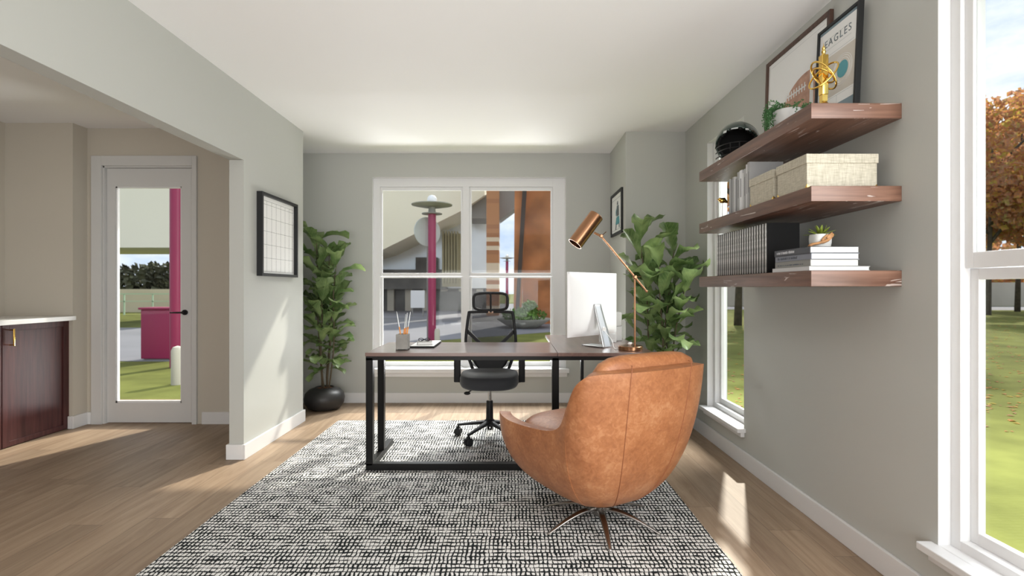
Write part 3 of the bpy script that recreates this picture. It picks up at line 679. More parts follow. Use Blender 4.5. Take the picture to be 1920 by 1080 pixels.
obj('swivel_column', b, M['nickel'], ac, smooth='auto', local=True)
for k in range(6):
    a = R(-90 - 30 + 60 * k); d = Vector((math.cos(a), math.sin(a), 0)); z = lambda h: Vector((0, 0, h))
    c0 = Vector((-.03, 0, 0)); pts = spline([c0 + d * .02 + z(.062), c0 + d * .09 + z(.066), c0 + d * .17 + z(.050), c0 + d * .24 + z(.026), c0 + d * .293 + z(.004)], 4)
    n_ = len(pts); b = MB(); b.tube(pts, [lerp(.019, .006, (i / (n_ - 1)) ** 1.2) for i in range(n_)], 10, flat=(1.05, .6), up=(0, 0, 1))
    obj('leg', b, M['nickel'], ac, smooth=True, local=True)

# ------------------------------------------------------------------ things on the desk
Z = DT
pc = thing('pen_cup', 'square grey concrete pen cup on the left end of the desk', 'pen cup', (-.695, 3.262, Z))
b = MB(); hs = .037
b.box((-.695 - hs, 3.262 - hs, Z), (-.695 + hs, 3.262 + hs, Z + .008))
for (a, c_, e_, f_) in ((-hs, -hs, -hs + .008, hs), (hs - .008, -hs, hs, hs), (-hs + .008, -hs, hs - .008, -hs + .008), (-hs + .008, hs - .008, hs - .008, hs)):
    b.box((-.695 + a, 3.262 + c_, Z), (-.695 + e_, 3.262 + f_, Z + .101))
obj('cup', b, M['concrete'], pc, bevel=.0015)
pens = [((-.695, 3.262), (-.735, 3.262), .243, 'leaning left, the lowest-tilted of the cup'), ((-.689, 3.27), (-.667, 3.262), .236, 'second from the right'), ((-.683, 3.262), (-.648, 3.268), .242, 'leaning furthest right'), ((-.699, 3.27), (-.680, 3.28), .225, 'most upright')]
for (p0, p1, L, txt) in pens:
    pr = thing('pen', 'slim silver and orange pen in the concrete cup, ' + txt, 'pen', (p0[0], p0[1], Z + .009), 0, 'pens in the concrete cup')
    A = Vector((p0[0], p0[1], Z + .01)); B = Vector((p1[0], p1[1], Z + L)); d = (B - A)
    obj('grip', MB().cyl(A, A + d * .58, .0042, 8), M['orange'], pr, smooth='auto', label='orange lower half')
    obj('barrel', MB().tube([A + d * .58, A + d * .9, B], [.0036, .003, .0014], 8), M['silver'], pr, smooth='auto')
nb = thing('writing_pad', 'black and white writing pad lying flat on the desk', 'notepad', (-.585, 3.51, Z))
obj('pad_base', MB().box((-.668, 3.345, Z), (-.508, 3.69, Z + .012), .001), M['blackmatte'], nb)
obj('paper', MB().box((-.664, 3.349, Z + .012), (-.512, 3.686, Z + .015)), M['white'], nb)
cbx = thing('small_book', 'small pale grey hardback on the writing pad', 'book', (-.585, 3.43, Z + .015))
b = MB(); T2 = Matrix.Translation((-.585, 3.43, Z + .015)) @ Matrix.Rotation(R(12), 4, 'Z')
b.box((-.048, -.034, .003), (.046, .034, .019), T=T2); obj('pages', b, M['pages'], cbx)
b = MB(); b.box((-.05, -.036, 0), (.05, .036, .003), T=T2); b.box((-.05, -.036, .019), (.05, .036, .022), T=T2); b.box((-.05, -.036, .003), (-.047, .036, .019), T=T2)
obj('cover', b, M['concrete'], cbx)
gl = thing('eyeglasses', 'folded black eyeglasses on the small grey book', 'glasses', (-.585, 3.43, Z + .037))
b = MB(); zz = Z + .0392
for s in (-1, 1):
    lp = [(-.585 + s * .022 + .017 * math.cos(q * R(30)), 3.415, zz + .010 + .010 * math.sin(q * R(30))) for q in range(12)]
    b.tube(lp, .0019, 6, closed=True)
b.tube([(-.59, 3.415, zz + .013), (-.58, 3.415, zz + .013)], .0018, 6)
obj('rims', b, M['blackplastic'], gl, smooth=True)
b = MB(); b.tube([(-.623, 3.417, zz + .014), (-.615, 3.44, zz + .009), (-.56, 3.447, zz)], .0018, 6); obj('temple', b, M['blackplastic'], gl, smooth=True)
b = MB(); b.tube([(-.547, 3.417, zz + .014), (-.553, 3.435, zz + .008), (-.61, 3.438, zz + .001)], .0018, 6); obj('temple', b, M['blackplastic'], gl, smooth=True)

# computer monitor, back towards the camera
mo = thing('computer_monitor', 'white-backed computer monitor on silver stand, turned away on the desk', 'monitor', (.56, 3.45, Z), R(43))
F = FR[mo]
# local x along the panel, -y is the back side
def panel(u, v):
    x = lerp(-.262, .262, u); z = lerp(.075, .495, v); bul = max(0, 1 - (abs(x) / .262) ** 4) * max(0, 1 - abs((z - .285) / .21) ** 4)
    return (x, .02 - .006 - .030 * bul ** .6, z)
b = MB(); b.box((-.264, .014, .073), (.264, .024, .497), .002); b.grid(panel, 30, 24)
obj('back_panel', b, M['whiteplastic'], mo, smooth='auto', local=True)
obj('screen', MB().box((-.258, .0235, .125), (.258, .0255, .491)), M['blackmatte'], mo, local=True)
st = [(-.0, -.022, .262), (0, -.115, .004), (0, -.10, 0), (0, .075, 0)]
b = MB()
def standfn(u, v):
    x = lerp(-.05, .05, u) * lerp(.72, 1.0, min(1, v * 2)); prof = spline([(0, -.02, .285), (0, -.045, .20), (0, -.080, .09), (0, -.102, .012), (0, -.092, .003), (0, -.03, .003), (0, .075, .003)], 4)
    k = v * (len(prof) - 1); i = min(int(k), len(prof) - 2); p = prof[i].lerp(prof[i + 1], k - i); return (x, p.y, p.z + .001)
b.grid(standfn, 4, 24); o = obj('stand', b, M['alu'], mo, smooth=True, local=True, solid=.006)
b = MB(); b.cyl((0, -.0765, .115), (0, -.066, .118), .019, 24)
obj('cable_port', b, M['whiteplastic'], mo, smooth='auto', local=True, label='round white cable opening')
# cable
cbl = MB(); cbl.tube(spline([FR[mo] @ Vector((0, -.075, .11)), (.650, 3.34, Z + .055), (.655, 3.30, Z + .012), (.662, 3.275, Z + .003), (.671, 3.268, Z + .003)], 8), .0022, 8)
obj('power_cable', cbl, M['whiteplastic'], mo, smooth=True, label='thin white cable curling toward the copper lamp')
# white boxes at the right rear of the desk
pb = thing('white_speaker', 'tall slim white box with a seam, behind the monitor on the desk', 'speaker', (.775, 3.83, Z), R(12))
b = MB(FR[pb]); b.box((-.04, -.03, .0), (.04, .03, .108), .006); obj('lower_body', b, M['whiteplastic'], pb, smooth='auto')
b = MB(FR[pb]); b.box((-.04, -.03, .110), (.04, .03, .215), .012); obj('upper_body', b, M['whiteplastic'], pb, smooth='auto')
db = thing('desk_drawer_box', 'low pale grey drawer box between monitor stand and slim white box', 'box', (.70, 3.71, Z), R(12))
b = MB(FR[db]); b.box((-.055, -.035, 0), (.045, .05, .066), .002); obj('case', b, M['potgrey'], db)
b = MB(FR[db]); b.box((-.050, -.039, .004), (.040, -.035, .030)); obj('drawer', b, M['potgrey'], db)
b = MB(FR[db]); b.box((-.050, -.039, .034), (.040, -.035, .062)); obj('drawer', b, M['potgrey'], db)

# copper desk lamp
lp = thing('desk_lamp', 'copper articulated desk lamp on the right end of the desk', 'lamp', (.752, 3.25, Z))
F = FR[lp]
obj('base', MB(F).lathe([(0, 0), (.074, 0), (.0765, .003), (.0765, .024), (.074, .027), (0, .027)], seg=56), M['copper'], lp, smooth='auto')
obj('pole', MB(F).cyl((.028, 0, .025), (.028, 0, .462), .0068, 16), M['copper'], lp, smooth='auto')
b = MB(F); b.ball((.028, 0, .462), .014, 14, 10); b.cyl((.028, -.022, .462), (.028, .018, .462), .008, 12); b.cyl((.028, -.01, .46), (.060, -.03, .466), .002, 8)
obj('elbow_joint', b, M['copper'], lp, smooth='auto')
jt = Vector((-.186, 0, .722)); el = Vector((.028, 0, .462)); dv = (el - jt).normalized()
b = MB(F); b.tube([jt, el + dv * .115], .0058, 12); b.ball(el + dv * .118, .008, 10, 8)
obj('arm', b, M['copper'], lp, smooth='auto')
ax = Vector((-.60, -.12, -.79)).normalized(); top = Vector((-.218, -.012, .852)); Tm = Matrix.Translation(top) @ (ax.to_track_quat('Z', 'Y')).to_matrix().to_4x4()
b = MB(F @ Tm); b.lathe([(0, 0), (.012, 0), (.012, .006), (.016, .006), (.016, 0), (.046, 0), (.0475, .002), (.0475, .232), (.0455, .232), (.0455, .01), (0, .01)], seg=48)
obj('lamp_shade', b, M['copper'], lp, smooth='auto')
b = MB(F @ Tm); b.ball((0, 0, .16), .028, 14, 10); b.cyl((0, 0, .02), (0, 0, .15), .014, 12)
obj('bulb', b, M['white'], lp, smooth='auto')
b = MB(F); b.ball(jt, .013, 14, 10); b.cyl(jt + Vector((-.045, 0, .022)), jt, .008, 10); b.cyl(jt, jt + Vector((.028, -.02, .026)), .0022, 8); b.cyl(jt + Vector((0, -.018, 0)), jt + Vector((0, .014, 0)), .008, 12)
obj('shade_joint', b, M['copper'], lp, smooth='auto')
b = MB(F); b.ball((.002, .03, .036), .011, 12, 8, (1.2, 1, .9)); b.ball((.012, .028, .040), .006, 8, 6)
obj('switch_knob', b, M['whiteplastic'], lp, smooth=True, label='small white switch knob')
# ------------------------------------------------------------------ fiddle-leaf figs
rng = random.Random(7)
def leaf(b, base, dirv, upv, L, Wd, curl, wave, ph):
    """obovate leaf from base along dirv, arching down"""
    d = dirv.normalized(); side = d.cross(upv).normalized(); n_ = side.cross(d).normalized()
    shape = [(0, .03), (.10, .05), (.22, .34), (.38, .60), (.52, .70), (.68, .96), (.82, 1.0), (.93, .78), (1.0, .22)]
    pos = base.copy(); ang = 0; rows = []
    for i, (t_, w_) in enumerate(shape):
        if i:
            dt = (t_ - shape[i - 1][0]) * L; ang += curl * (t_ - shape[i - 1][0])
            pos = pos + (d * math.cos(ang) - n_ * math.sin(ang)) * dt
        nn = n_ * math.cos(ang) + d * math.sin(ang)
        rows.append((pos.copy(), nn, w_))
    def fn(u, v):
        k = u * 8; i = int(round(k)); p, nn, w_ = rows[i]; q = (v - .5) * 2
        hw = Wd * .5 * w_
        lift = hw * (.45 * abs(q) ** 1.3) + wave * math.sin(u * 15 + ph + (2.2 if q > 0 else 0)) * abs(q) ** 2 * w_
        return p + side * q * hw * .93 + nn * lift
    b.grid(fn, 8, 6, uv=True)
def fig(loc, label, stems, seed, bounds):
    rg = random.Random(seed)
    r_ = thing('potted_fiddle_leaf_fig', label, 'potted plant', loc)
    o3 = Vector(loc)
    prof = [(0, 0), (.10, 0), (.145, .02), (.172, .06), (.180, .105), (.170, .15), (.135, .185), (.085, .203), (.082, .206), (.078, .200), (.078, .18), (0, .18)]
    po = obj('pot', MB(FR[r_]).lathe(prof, seg=56), M['pot_dark'], r_, smooth=True, label='squat round charcoal pot')
    obj('soil', MB(FR[r_]).lathe([(0, .196), (.05, .198), (.079, .193), (.079, .17), (0, .17)], seg=24), M['soil'], r_, smooth=True, label='reddish bark mulch')
    for (dx, dy, tx, ty, h) in stems:
        p0 = o3 + Vector((dx, dy, .18)); p1 = o3 + Vector((tx, ty, h))
        pts = []
        for k in range(9):
            f = k / 8; pts.append(p0.lerp(p1, f) + Vector((.012 * math.sin(f * 7 + seed + dx * 50), .012 * math.cos(f * 6 + dx * 90), 0)))
        so_ = obj('stem', MB().tube(pts, [lerp(.0075, .004, k / 8) for k in range(9)], 8), M['stem'], r_, smooth=True)
        b = MB(); hgt = h - .18; nl = int(hgt / .050); ang = rg.random() * 6
        for k in range(nl):
            f = .14 + .86 * (k + .5) / nl; q = f * 8; i = min(int(q), 7); P = pts[i].lerp(pts[i + 1], q - i)
            ang += 2.35 + rg.uniform(-.3, .3)
            up = lerp(.35, 2.3, f ** 1.2) + rg.uniform(-.35, .5)
            d = Vector((math.cos(ang), math.sin(ang), up))
            L = lerp(.14, .285, min(1, f * 1.3)) * rg.uniform(.78, 1.1)
            base = P + Vector((d.x, d.y, 0)) * .012
            tip = base + d.normalized() * L * .9
            if bounds and not (bounds[0] < tip.x < bounds[1] and bounds[2] < tip.y < bounds[3]):
                d = Vector((d.x * .25, d.y * .25, up + .6))
                if not (bounds[0] < (base + d.normalized() * L * .9).x < bounds[1]): d.x *= -.6
                if not (bounds[2] < (base + d.normalized() * L * .9).y < bounds[3]): d.y *= -.6
            leaf(b, base, d, Vector((0, 0, 1)) if abs(d.normalized().z) < .95 else Vector((1, .2, 0)), L, L * rg.uniform(.50, .64), rg.uniform(.1, 1.6), L * rg.uniform(.04, .10), rg.random() * 6)
        if bounds:
            for v in b.bm.verts:
                v.co.x = min(max(v.co.x, bounds[0] - .01), bounds[1] + .02); v.co.y = min(max(v.co.y, bounds[2] - .02), bounds[3] + .02)
        obj('foliage', b, M['fig'], so_, smooth=True, recalc=False)
    return r_
fig((-1.735, 4.74, 0), 'tall fiddle-leaf fig in squat charcoal pot by the left end of the back window', [(-.03, .0, -.085, .0, 1.60), (.0, -.03, -.02, -.06, 1.22), (.035, .01, .05, .02, 1.46), (.05, -.01, .125, -.03, 1.36), (.02, .035, .01, .08, 1.05)], 3, (-2.08, -1.36, 4.42, 4.96))
fig((1.135, 3.93, 0), 'tall fiddle-leaf fig in the right corner, partly hidden by the tan armchair', [(-.03, 0, -.165, -.04, 1.52), (.03, .02, .115, .05, 1.41), (.0, -.035, -.02, -.10, 1.28), (.045, -.02, .16, -.09, 1.22), (-.045, .02, -.10, .08, 1.15), (.01, .04, .03, -.13, 1.0)], 11, (.80, 1.42, 3.62, 4.26))

# ------------------------------------------------------------------ pictures on the walls
cal = thing('wall_calendar', 'black framed white calendar board with thin grid, on the left wall', 'calendar', (XL, 3.81, 1.20))
x0 = XL; y0, y1, z0, z1 = 3.518, 4.106, 1.204, 1.787; fw = .020; dp = .040
b = MB(); b.box((x0, y0, z0), (x0 + dp, y0 + fw, z1)); b.box((x0, y1 - fw, z0), (x0 + dp, y1, z1)); b.box((x0, y0 + fw, z0), (x0 + dp, y1 - fw, z0 + fw)); b.box((x0, y0 + fw, z1 - fw), (x0 + dp, y1 - fw, z1))
obj('frame', b, M['frameblack'], cal, bevel=.001)
obj('board', MB().box((x0 + .001, y0 + fw, z0 + fw), (x0 + .014, y1 - fw, z1 - fw)), M['white'], cal)
b = MB(); gy0, gy1, gz0, gz1 = y0 + .045, y1 - .035, z0 + .035, z1 - .075
xs = x0 + .0145
for k in range(8): y = lerp(gy0, gy1, k / 7); b.box((xs - .001, y - .0007, gz0), (xs, y + .0007, gz1 + .025))
for k in range(6): z = lerp(gz0, gz1, k / 5); b.box((xs - .001, gy0, z - .0007), (xs, gy1, z + .0007))
b.box((xs - .001, gy0, gz1 + .0243), (xs, gy1, gz1 + .0257))
obj('grid_lines', b, M['frameblack'], cal)

pic = thing('framed_print', 'small black framed print of an athlete in teal, on the column beside the window', 'framed print', (.957, 4.64, 1.60))
xw = .957; y0, y1, z0, z1 = 4.404, 4.883, 1.600, 1.989; dp = .018; fw = .024
b = MB(); b.box((xw, y0, z0), (xw - dp, y0 + fw, z1)); b.box((xw, y1 - fw, z0), (xw - dp, y1, z1)); b.box((xw, y0 + fw, z0), (xw - dp, y1 - fw, z0 + fw)); b.box((xw, y0 + fw, z1 - fw), (xw - dp, y1 - fw, z1))
obj('frame', b, M['frameblack'], pic)
obj('paper', MB().box((xw - .001, y0 + fw, z0 + fw), (xw - .008, y1 - fw, z1 - fw)), M['white'], pic)
M['teal'] = mat('print_teal', (.10, .33, .38), .7); M['inkgrey'] = mat('print_grey', (.12, .15, .17), .7, var=.5, vscale=60); M['palegrey'] = mat('print_pale_grey', (.50, .52, .52), .7)
b = MB(); xa = xw - .0085
def poly(b, pts, xa, th=.0006): b.prism([(xa, p[0], p[1]) for p in pts], (-th, 0, 0))
cy = 4.60
poly(b, [(cy - .02, 1.90), (cy + .02, 1.90), (cy + .03, 1.87), (cy - .025, 1.865)], xa); obj('printed_head', b, M['inkgrey'], pic); b = MB()
poly(b, [(cy - .05, 1.86), (cy + .03, 1.865), (cy + .06, 1.80), (cy + .04, 1.765), (cy - .06, 1.77)], xa)
obj('printed_body', b, M['inkgrey'], pic)
for q_ in ([(cy - .08, 1.70), (cy - .045, 1.70), (cy - .06, 1.655), (cy - .09, 1.66)], [(cy + .04, 1.70), (cy + .075, 1.70), (cy + .10, 1.65), (cy + .06, 1.652)]):
    b = MB(); poly(b, q_, xa); obj('printed_foot', b, M['inkgrey'], pic)
b = MB(); poly(b, [(cy - .065, 1.765), (cy + .05, 1.76), (cy + .09, 1.70), (cy + .02, 1.69), (cy - .09, 1.70)], xa); obj('printed_trousers', b, M['teal'], pic, label='teal patch of the printed athlete'); b = MB(); poly(b, [(cy + .05, 1.84), (cy + .075, 1.82), (cy + .08, 1.78), (cy + .06, 1.775)], xa)
obj('printed_sleeve', b, M['teal'], pic, label='teal sleeve of the printed athlete')
for za in (z1 - .062, z0 + .048): obj('border_line', MB().box((xa, y0 + .05, za), (xa - .0006, y1 - .05, za + .002)), M['inkgrey'], pic)

# ------------------------------------------------------------------ floating shelves
SX0, SX1, SY0, SY1 = 1.120, 1.46, 1.917, 3.063
SH = [(1.186, .060, 'lowest thick walnut floating shelf, holding the row of black books'), (1.503, .058, 'middle thick walnut floating shelf, holding the cream linen boxes'), (1.813, .058, 'topmost thick walnut floating shelf, holding the helmet and trophy')]
for (zt, th, lab) in SH:
    o = obj('floating_shelf', MB().box((SX0, SY0, zt - th), (SX1, SY1, zt), .002), M['shelf'], smooth='auto'); tag(o, lab, 'shelf', 'walnut floating shelves')
    o.data.materials.append(M['shelf_end_lit'])
    for p_ in o.data.polygons:
        if abs(p_.normal.y) > .8: p_.material_index = 1

# bottom shelf: row of dark books with pale spines
zs = 1.186
M['spine_pale'] = mat('spine_pale_grey', (.50, .50, .49), .55, bump=.4, bscale=90, var=.35, vscale=45)
M['coverblack'] = mat('cover_black', (.008, .008, .0085), .6, spec=.2)
YB0, PITCH, NB = 2.296, .0256, 22
def ord_(i): return ['first', 'second', 'third', 'fourth', 'fifth', 'sixth', 'seventh', 'eighth', 'ninth', 'tenth', 'eleventh', 'twelfth', 'thirteenth', 'fourteenth', 'fifteenth', 'sixteenth', 'seventeenth', 'eighteenth', 'nineteenth', 'twentieth', 'twenty-first', 'twenty-second'][i]
bk = thing('black_book', 'black book with pale grey spine, nearest end of the row on the lowest shelf', 'book', (1.14, YB0, zs), 0, 'matching black books with pale spines on the lowest shelf')
b = MB(); b.box((0.004, 0, 0), (.150, PITCH * .94, .227), .001); obj('cover', b, M['coverblack'], bk, local=True)
b = MB(); b.tube([(0.004, PITCH * .47, .002), (.004, PITCH * .47, .225)], PITCH * .27, 8, flat=(1, .5)); obj('spine', b, M['spine_pale'], bk, local=True, smooth=True, label='pale grey rounded spine')
for i in range(1, NB):
    c_ = copy_tree(bk); place(c_, (1.14, YB0 + PITCH * i, zs))
    c_['label'] = 'black book with pale grey spine, farthest end of the row on the lowest shelf' if i == NB - 1 else 'black book with pale grey spine, %s from the near end of the lowest shelf row' % ord_(i)

def flat_book(x0, x1, y0, y1, z, h, cov, label, txt=None):
    r_ = thing('stacked_book', label, 'book', ((x0 + x1) / 2, (y0 + y1) / 2, z), 0, 'books lying flat on the lowest shelf')
    b = MB(); c_ = .0022
    b.box((x0, y0, z), (x1, y1, z + c_)); b.box((x0, y0, z + h - c_ - .0004), (x1, y1, z + h - .0004)); b.box((x0, y0, z + c_), (x0 + .003, y1, z + h - c_ - .0004))
    obj('cover', b, cov, r_, bevel=.0006)
    obj('pages', MB().box((x0 + .003, y0 + .0015, z + c_), (x1 - .004, y1 - .003, z + h - c_ - .0004)), M['pages'], r_)
    if txt:
        n_w, siz, mt_ = txt; rr = random.Random(n_w); yq = y1 - .02; b = MB()
        while yq > y1 - .02 - n_w * .001:
            wq = rr.uniform(.003, .007); hq = siz * rr.uniform(.7, 1); b.box((x0 - .0004, yq - wq, z + h * .3), (x0, yq, z + h * .3 + hq)); yq -= wq + rr.choice((.0015, .0015, .006))
        o_ = obj('spine_lettering', b, mt_, r_)
    if False:
        T = Matrix.Translation((x0 - .0003, y1 - .02, z + h * .28)) @ Matrix(((0, 0, -1, 0), (-1, 0, 0, 0), (0, 1, 0, 0), (0, 0, 0, 1)))
        tx, siz, mt_ = txt; text_obj('spine_text', tx, siz, T, mt_, r_, .0003, 'LEFT')
M['cov1'] = mat('cover_slate', (.075, .08, .095), .5); M['cov2'] = mat('cover_blue_grey', (.22, .235, .28), .55); M['cov3'] = mat('cover_grey', (.24, .24, .23), .55); M['cov4'] = mat('cover_pale', (.55, .55, .56), .55)
M['textpale'] = mat('lettering_pale', (.55, .56, .6), .5); M['textdark'] = mat('lettering_dark', (.08, .09, .12), .6)
flat_book(1.125, 1.356, 1.938, 2.212, 1.186, .017, M['cov4'], 'pale grey wide book at the bottom of the stack of four')
flat_book(1.128, 1.313, 1.936, 2.195, 1.203, .026, M['cov3'], 'mid grey book, second from the bottom of the stack of four', (190, .005, M['textdark']))
flat_book(1.130, 1.313, 1.934, 2.198, 1.229, .0235, M['cov2'], 'blue-grey book just under the top one of the stack of four', (150, .010, M['textdark']))
flat_book(1.126, 1.313, 1.934, 2.196, 1.2525, .025, M['cov1'], 'dark slate book on top of the stack of four', (130, .011, M['textpale']))

# planter held by a wooden hand
zp = 1.2777
pl = thing('hand_planter', 'small white pot with carved wooden hand and green succulent on the books', 'planter', (1.225, 2.035, zp))
F = FR[pl] @ Matrix.Diagonal((.84, .84, .98, 1))
def potfn(u, v):
    th = 2 * math.pi * u; c_, s_ = math.cos(th), math.sin(th); r_ = (abs(c_) ** 4 + abs(s_) ** 4) ** (-1 / 4) 
    prof = [(0, 0), (.034, 0), (.039, .004), (.0425, .02), (.0435, .04), (.042, .054), (.040, .056), (.038, .054), (.038, .046), (0, .046)]
    k = v * 9; i = min(int(k), 8); f = k - i; a = lerp(prof[i][0], prof[i + 1][0], f); z = lerp(prof[i][1], prof[i + 1][1], f)
    rr = lerp(1, r_, .55); return (a * c_ * rr, a * s_ * rr, z)
b = MB(F).grid(potfn, 40, 18, wrap=True); bmesh.ops.remove_doubles(b.bm, verts=b.bm.verts[:], dist=1e-5); obj('pot', b, M['ceramic'], pl, smooth='auto')
# hand: wrist to the left (towards -x), palm and five fingers wrapped on the near face of the pot
b = MB(F)
b.tube(spline([(-.088, -.062, .004), (-.072, -.060, .012), (-.045, -.054, .016), (-.018, -.048, .022), (.006, -.046, .030)], 4), [.010] * 4 + [.0085] * 4 + [.009] * 4 + [.0125] * 4 + [.012], 10, flat=(.6, 1.15), up=(0, 1, 0))
for k, (dz, L, zz) in enumerate(((.0175, .026, .048), (.011, .032, .046), (.004, .031, .040), (-.003, .025, .033))):
    a = Vector((.002, -.047, .030 + dz * .55)); 
    b.tube(spline([a, a + Vector((L * .5, -.001, .006 + dz * .25)), a + Vector((L * .85, .000, .012 + dz * .25)), a + Vector((L, .003, .016 + dz * .2))], 3), [.0048] * 5 + [.0042] * 3 + [.0038, .003], 8)
b.tube(spline([(-.020, -.048, .026), (-.012, -.047, .037), (.000, -.046, .046), (.008, -.045, .051)], 3), [.0055] * 5 + [.0048] * 3 + [.0042, .003], 8)
obj('wooden_hand', b, M['handwood'], pl, smooth=True, label='carved wooden hand cradling the pot')
b = MB(F); rs = random.Random(5)
for k in range(17):
    a = k * 2.4; ring = k / 17; el = lerp(.25, 1.35, ring); L = lerp(.062, .048, ring)
    d = Vector((math.cos(a) * math.cos(el), math.sin(a) * math.cos(el), math.sin(el))); base = Vector((math.cos(a) * .012 * (1 - ring), math.sin(a) * .012 * (1 - ring), .048))
    side = d.cross(Vector((0, 0, 1))).normalized(); n_ = side.cross(d)
    def lf(u, v, d=d, base=base, side=side, n_=n_, L=L):
        w_ = .0085 * math.sin(math.pi * min(.97, u * .75 + .22)) ** .8 * (1 if u < .97 else .1); q = (v - .5) * 2
        return base + d * L * u + n_ * (-.010 * u * u * (1 if el < 1 else 0) + .003 * abs(q) * (1 - u)) + side * q * w_
    b.grid(lf, 6, 2)
obj('succulent', b, M['succulent'], pl, smooth=True, solid=.0012)

# middle shelf: boxes
zs = 1.503
def linen_box(x0, x1, y0, y1, h, label):
    r_ = thing('storage_box', label, 'box', ((x0 + x1) / 2, (y0 + y1) / 2, zs), 0, 'cream linen boxes on the middle shelf')
    i = .004
    obj('box_body', MB().box((x0 + i, y0 + i, zs), (x1 - i, y1 - i, zs + h - .01), .001), M['linen'], r_)
    obj('lid', MB().box((x0, y0, zs + h - .036), (x1, y1, zs + h), .0015), M['linen'], r_)
    for (cx, cy_, sx, sy) in ((x0 + i, y0 + i, 1, 1), (x1 - i, y0 + i, -1, 1), (x0 + i, y1 - i, 1, -1)):
        b = MB(); p = (cx - sx * .0006, cy_ - sy * .0006)
        b.prism([(p[0], p[1], zs), (p[0], p[1] + sy * .022, zs), (p[0], p[1], zs + .018)], (sx * .0005, 0, 0)); b.prism([(p[0], p[1], zs), (p[0] + sx * .022, p[1], zs), (p[0], p[1], zs + .018)], (0, sy * .0005, 0))
        obj('corner_guard', b, M['brass'], r_, label='small gold corner guard')
linen_box(1.133, 1.411, 1.970, 2.197, .134, 'larger cream linen lidded box at the near end of the middle shelf')
linen_box(1.133, 1.33, 2.224, 2.449, .134, 'smaller cream linen lidded box between the large box and grey books')
# upright grey and white books
M['g1'] = mat('cover_dove', (.36, .36, .36), .55, bump=.3, bscale=60); M['g2'] = mat('cover_offwhite', (.60, .60, .60), .55); M['g3'] = mat('cover_ash', (.22, .22, .225), .6); M['g4'] = mat('cover_white', (.72, .73, .75), .5)
yy = 2.475
specs = [(.023, .228, 'g1', 'ash grey tall book nearest the cream boxes'), (.016, .222, 'g2', 'off-white tall book second from the cream boxes'), (.022, .205, 'g1', 'thick dove grey book third from the cream boxes'), (.015, .190, 'g2', 'thin off-white shorter book fourth from the cream boxes'), (.030, .208, 'g4', 'thickest white book in the middle of the upright row'), (.024, .205, 'g1', 'grey book just beyond the thickest white one'), (.020, .175, 'g3', 'shorter dark grey book in the upright row'), (.014, .190, 'g2', 'thin off-white book beyond the shorter dark one'), (.020, .192, 'g1', 'grey book third from the far end of the upright row'), (.018, .186, 'g3', 'darker grey book second from the far end of the upright row'), (.022, .190, 'g1', 'dove grey book at the far end of the upright row')]
for (th, h, mk, lab) in specs:
    r_ = thing('upright_book', lab, 'book', (1.20, yy + th / 2, zs), 0, 'grey and white books standing on the middle shelf')
    b = MB(); y0, y1 = yy + .0006, yy + th - .0006
    b.box((1.148, y0, zs), (1.152, y1, zs + h)); b.box((1.152, y0, zs), (1.312, y0 + .002, zs + h)); b.box((1.152, y1 - .002, zs), (1.312, y1, zs + h))
    obj('cover', b, M[mk], r_, bevel=.0007)
    obj('pages', MB().box((1.152, y0 + .002, zs + .003), (1.308, y1 - .002, zs + h - .003)), M['pages'], r_)
    if h > .2: obj('spine_title', MB().box((1.1474, lerp(y0, y1, .3), zs + h * .35), (1.148, lerp(y0, y1, .62), zs + h * .8)), M['textpale'] if mk == 'g3' else M['g3'], r_, label='strip of small lettering on the spine')
    yy += th + .001
# gold bird
bd = thing('bird_figurine', 'tiny gold bird figurine perched at the far end of the middle shelf', 'figurine', (1.150, 2.80, zs))
F = FR[bd]
b = MB(F); b.ball((0, 0, .094), .018, 14, 10, (1.0, .8, .75)); b.ball((-.014, -.003, .100), .010, 12, 8); b.tube([(.005, 0, .096), (.03, .0, .082)], [.012, .002], 8); b.tube([(-.022, -.004, .101), (-.032, -.005, .099)], [.003, .0005], 6)
obj('bird_body', b, M['gold'], bd, smooth=True)
b = MB(F); b.tube([(-.008, -.004, .106), (.008, -.004, .107), (.028, -.002, .088)], [.005, .007, .002], 8, flat=(1.5, .5)); obj('wing', b, M['blackplastic'], bd, smooth=True, label='dark wing')
b = MB(F); b.cyl((0, 0, .003), (0, 0, .084), .0022, 8); b.lathe([(0, 0), (.016, 0), (.016, .003), (0, .003)]); obj('stand', b, M['whiteplastic'], bd, smooth='auto')

# top shelf: football helmet
zs = 1.813
hl = thing('football_helmet', 'glossy dark green football helmet on the far end of the top shelf', 'helmet', (1.232, 2.80, zs), math.atan2(-.86, -.46))
# local: +x is the face direction
def hs_(u, v, k=1.0):
    th = 2 * math.pi * u; ph = math.pi * (v - .5)
    x = math.cos(ph) * math.cos(th); y = math.cos(ph) * math.sin(th); z = math.sin(ph)
    return Vector((.130 * x * k - .005, .112 * y * k, .100 + .112 * z * k + (.0 if z > 0 else .0)))
def helm(k):
    b = MB(); b.grid(lambda u, v: hs_(u, v, k), 56, 36, wrap=True); bmesh.ops.remove_doubles(b.bm, verts=b.bm.verts[:], dist=1e-5)
    dl = []
    for f in b.bm.faces:
        c_ = f.calc_center_median(); x, y, z = c_
        if z < .008: dl.append(f)
        elif x > .020 + .2 * abs(y) and z < .158 - .05 * (abs(y) / .1) ** 2 and z > -.1: dl.append(f)
    bmesh.ops.delete(b.bm, geom=dl, context='FACES'); return b
sh_ = obj('helmet_shell', helm(1.0), M['helmet'], hl, smooth=True, local=True, solid=.006)
obj('liner', helm(.93), M['blackmatte'], hl, smooth=True, local=True, solid=.012)
b = MB()
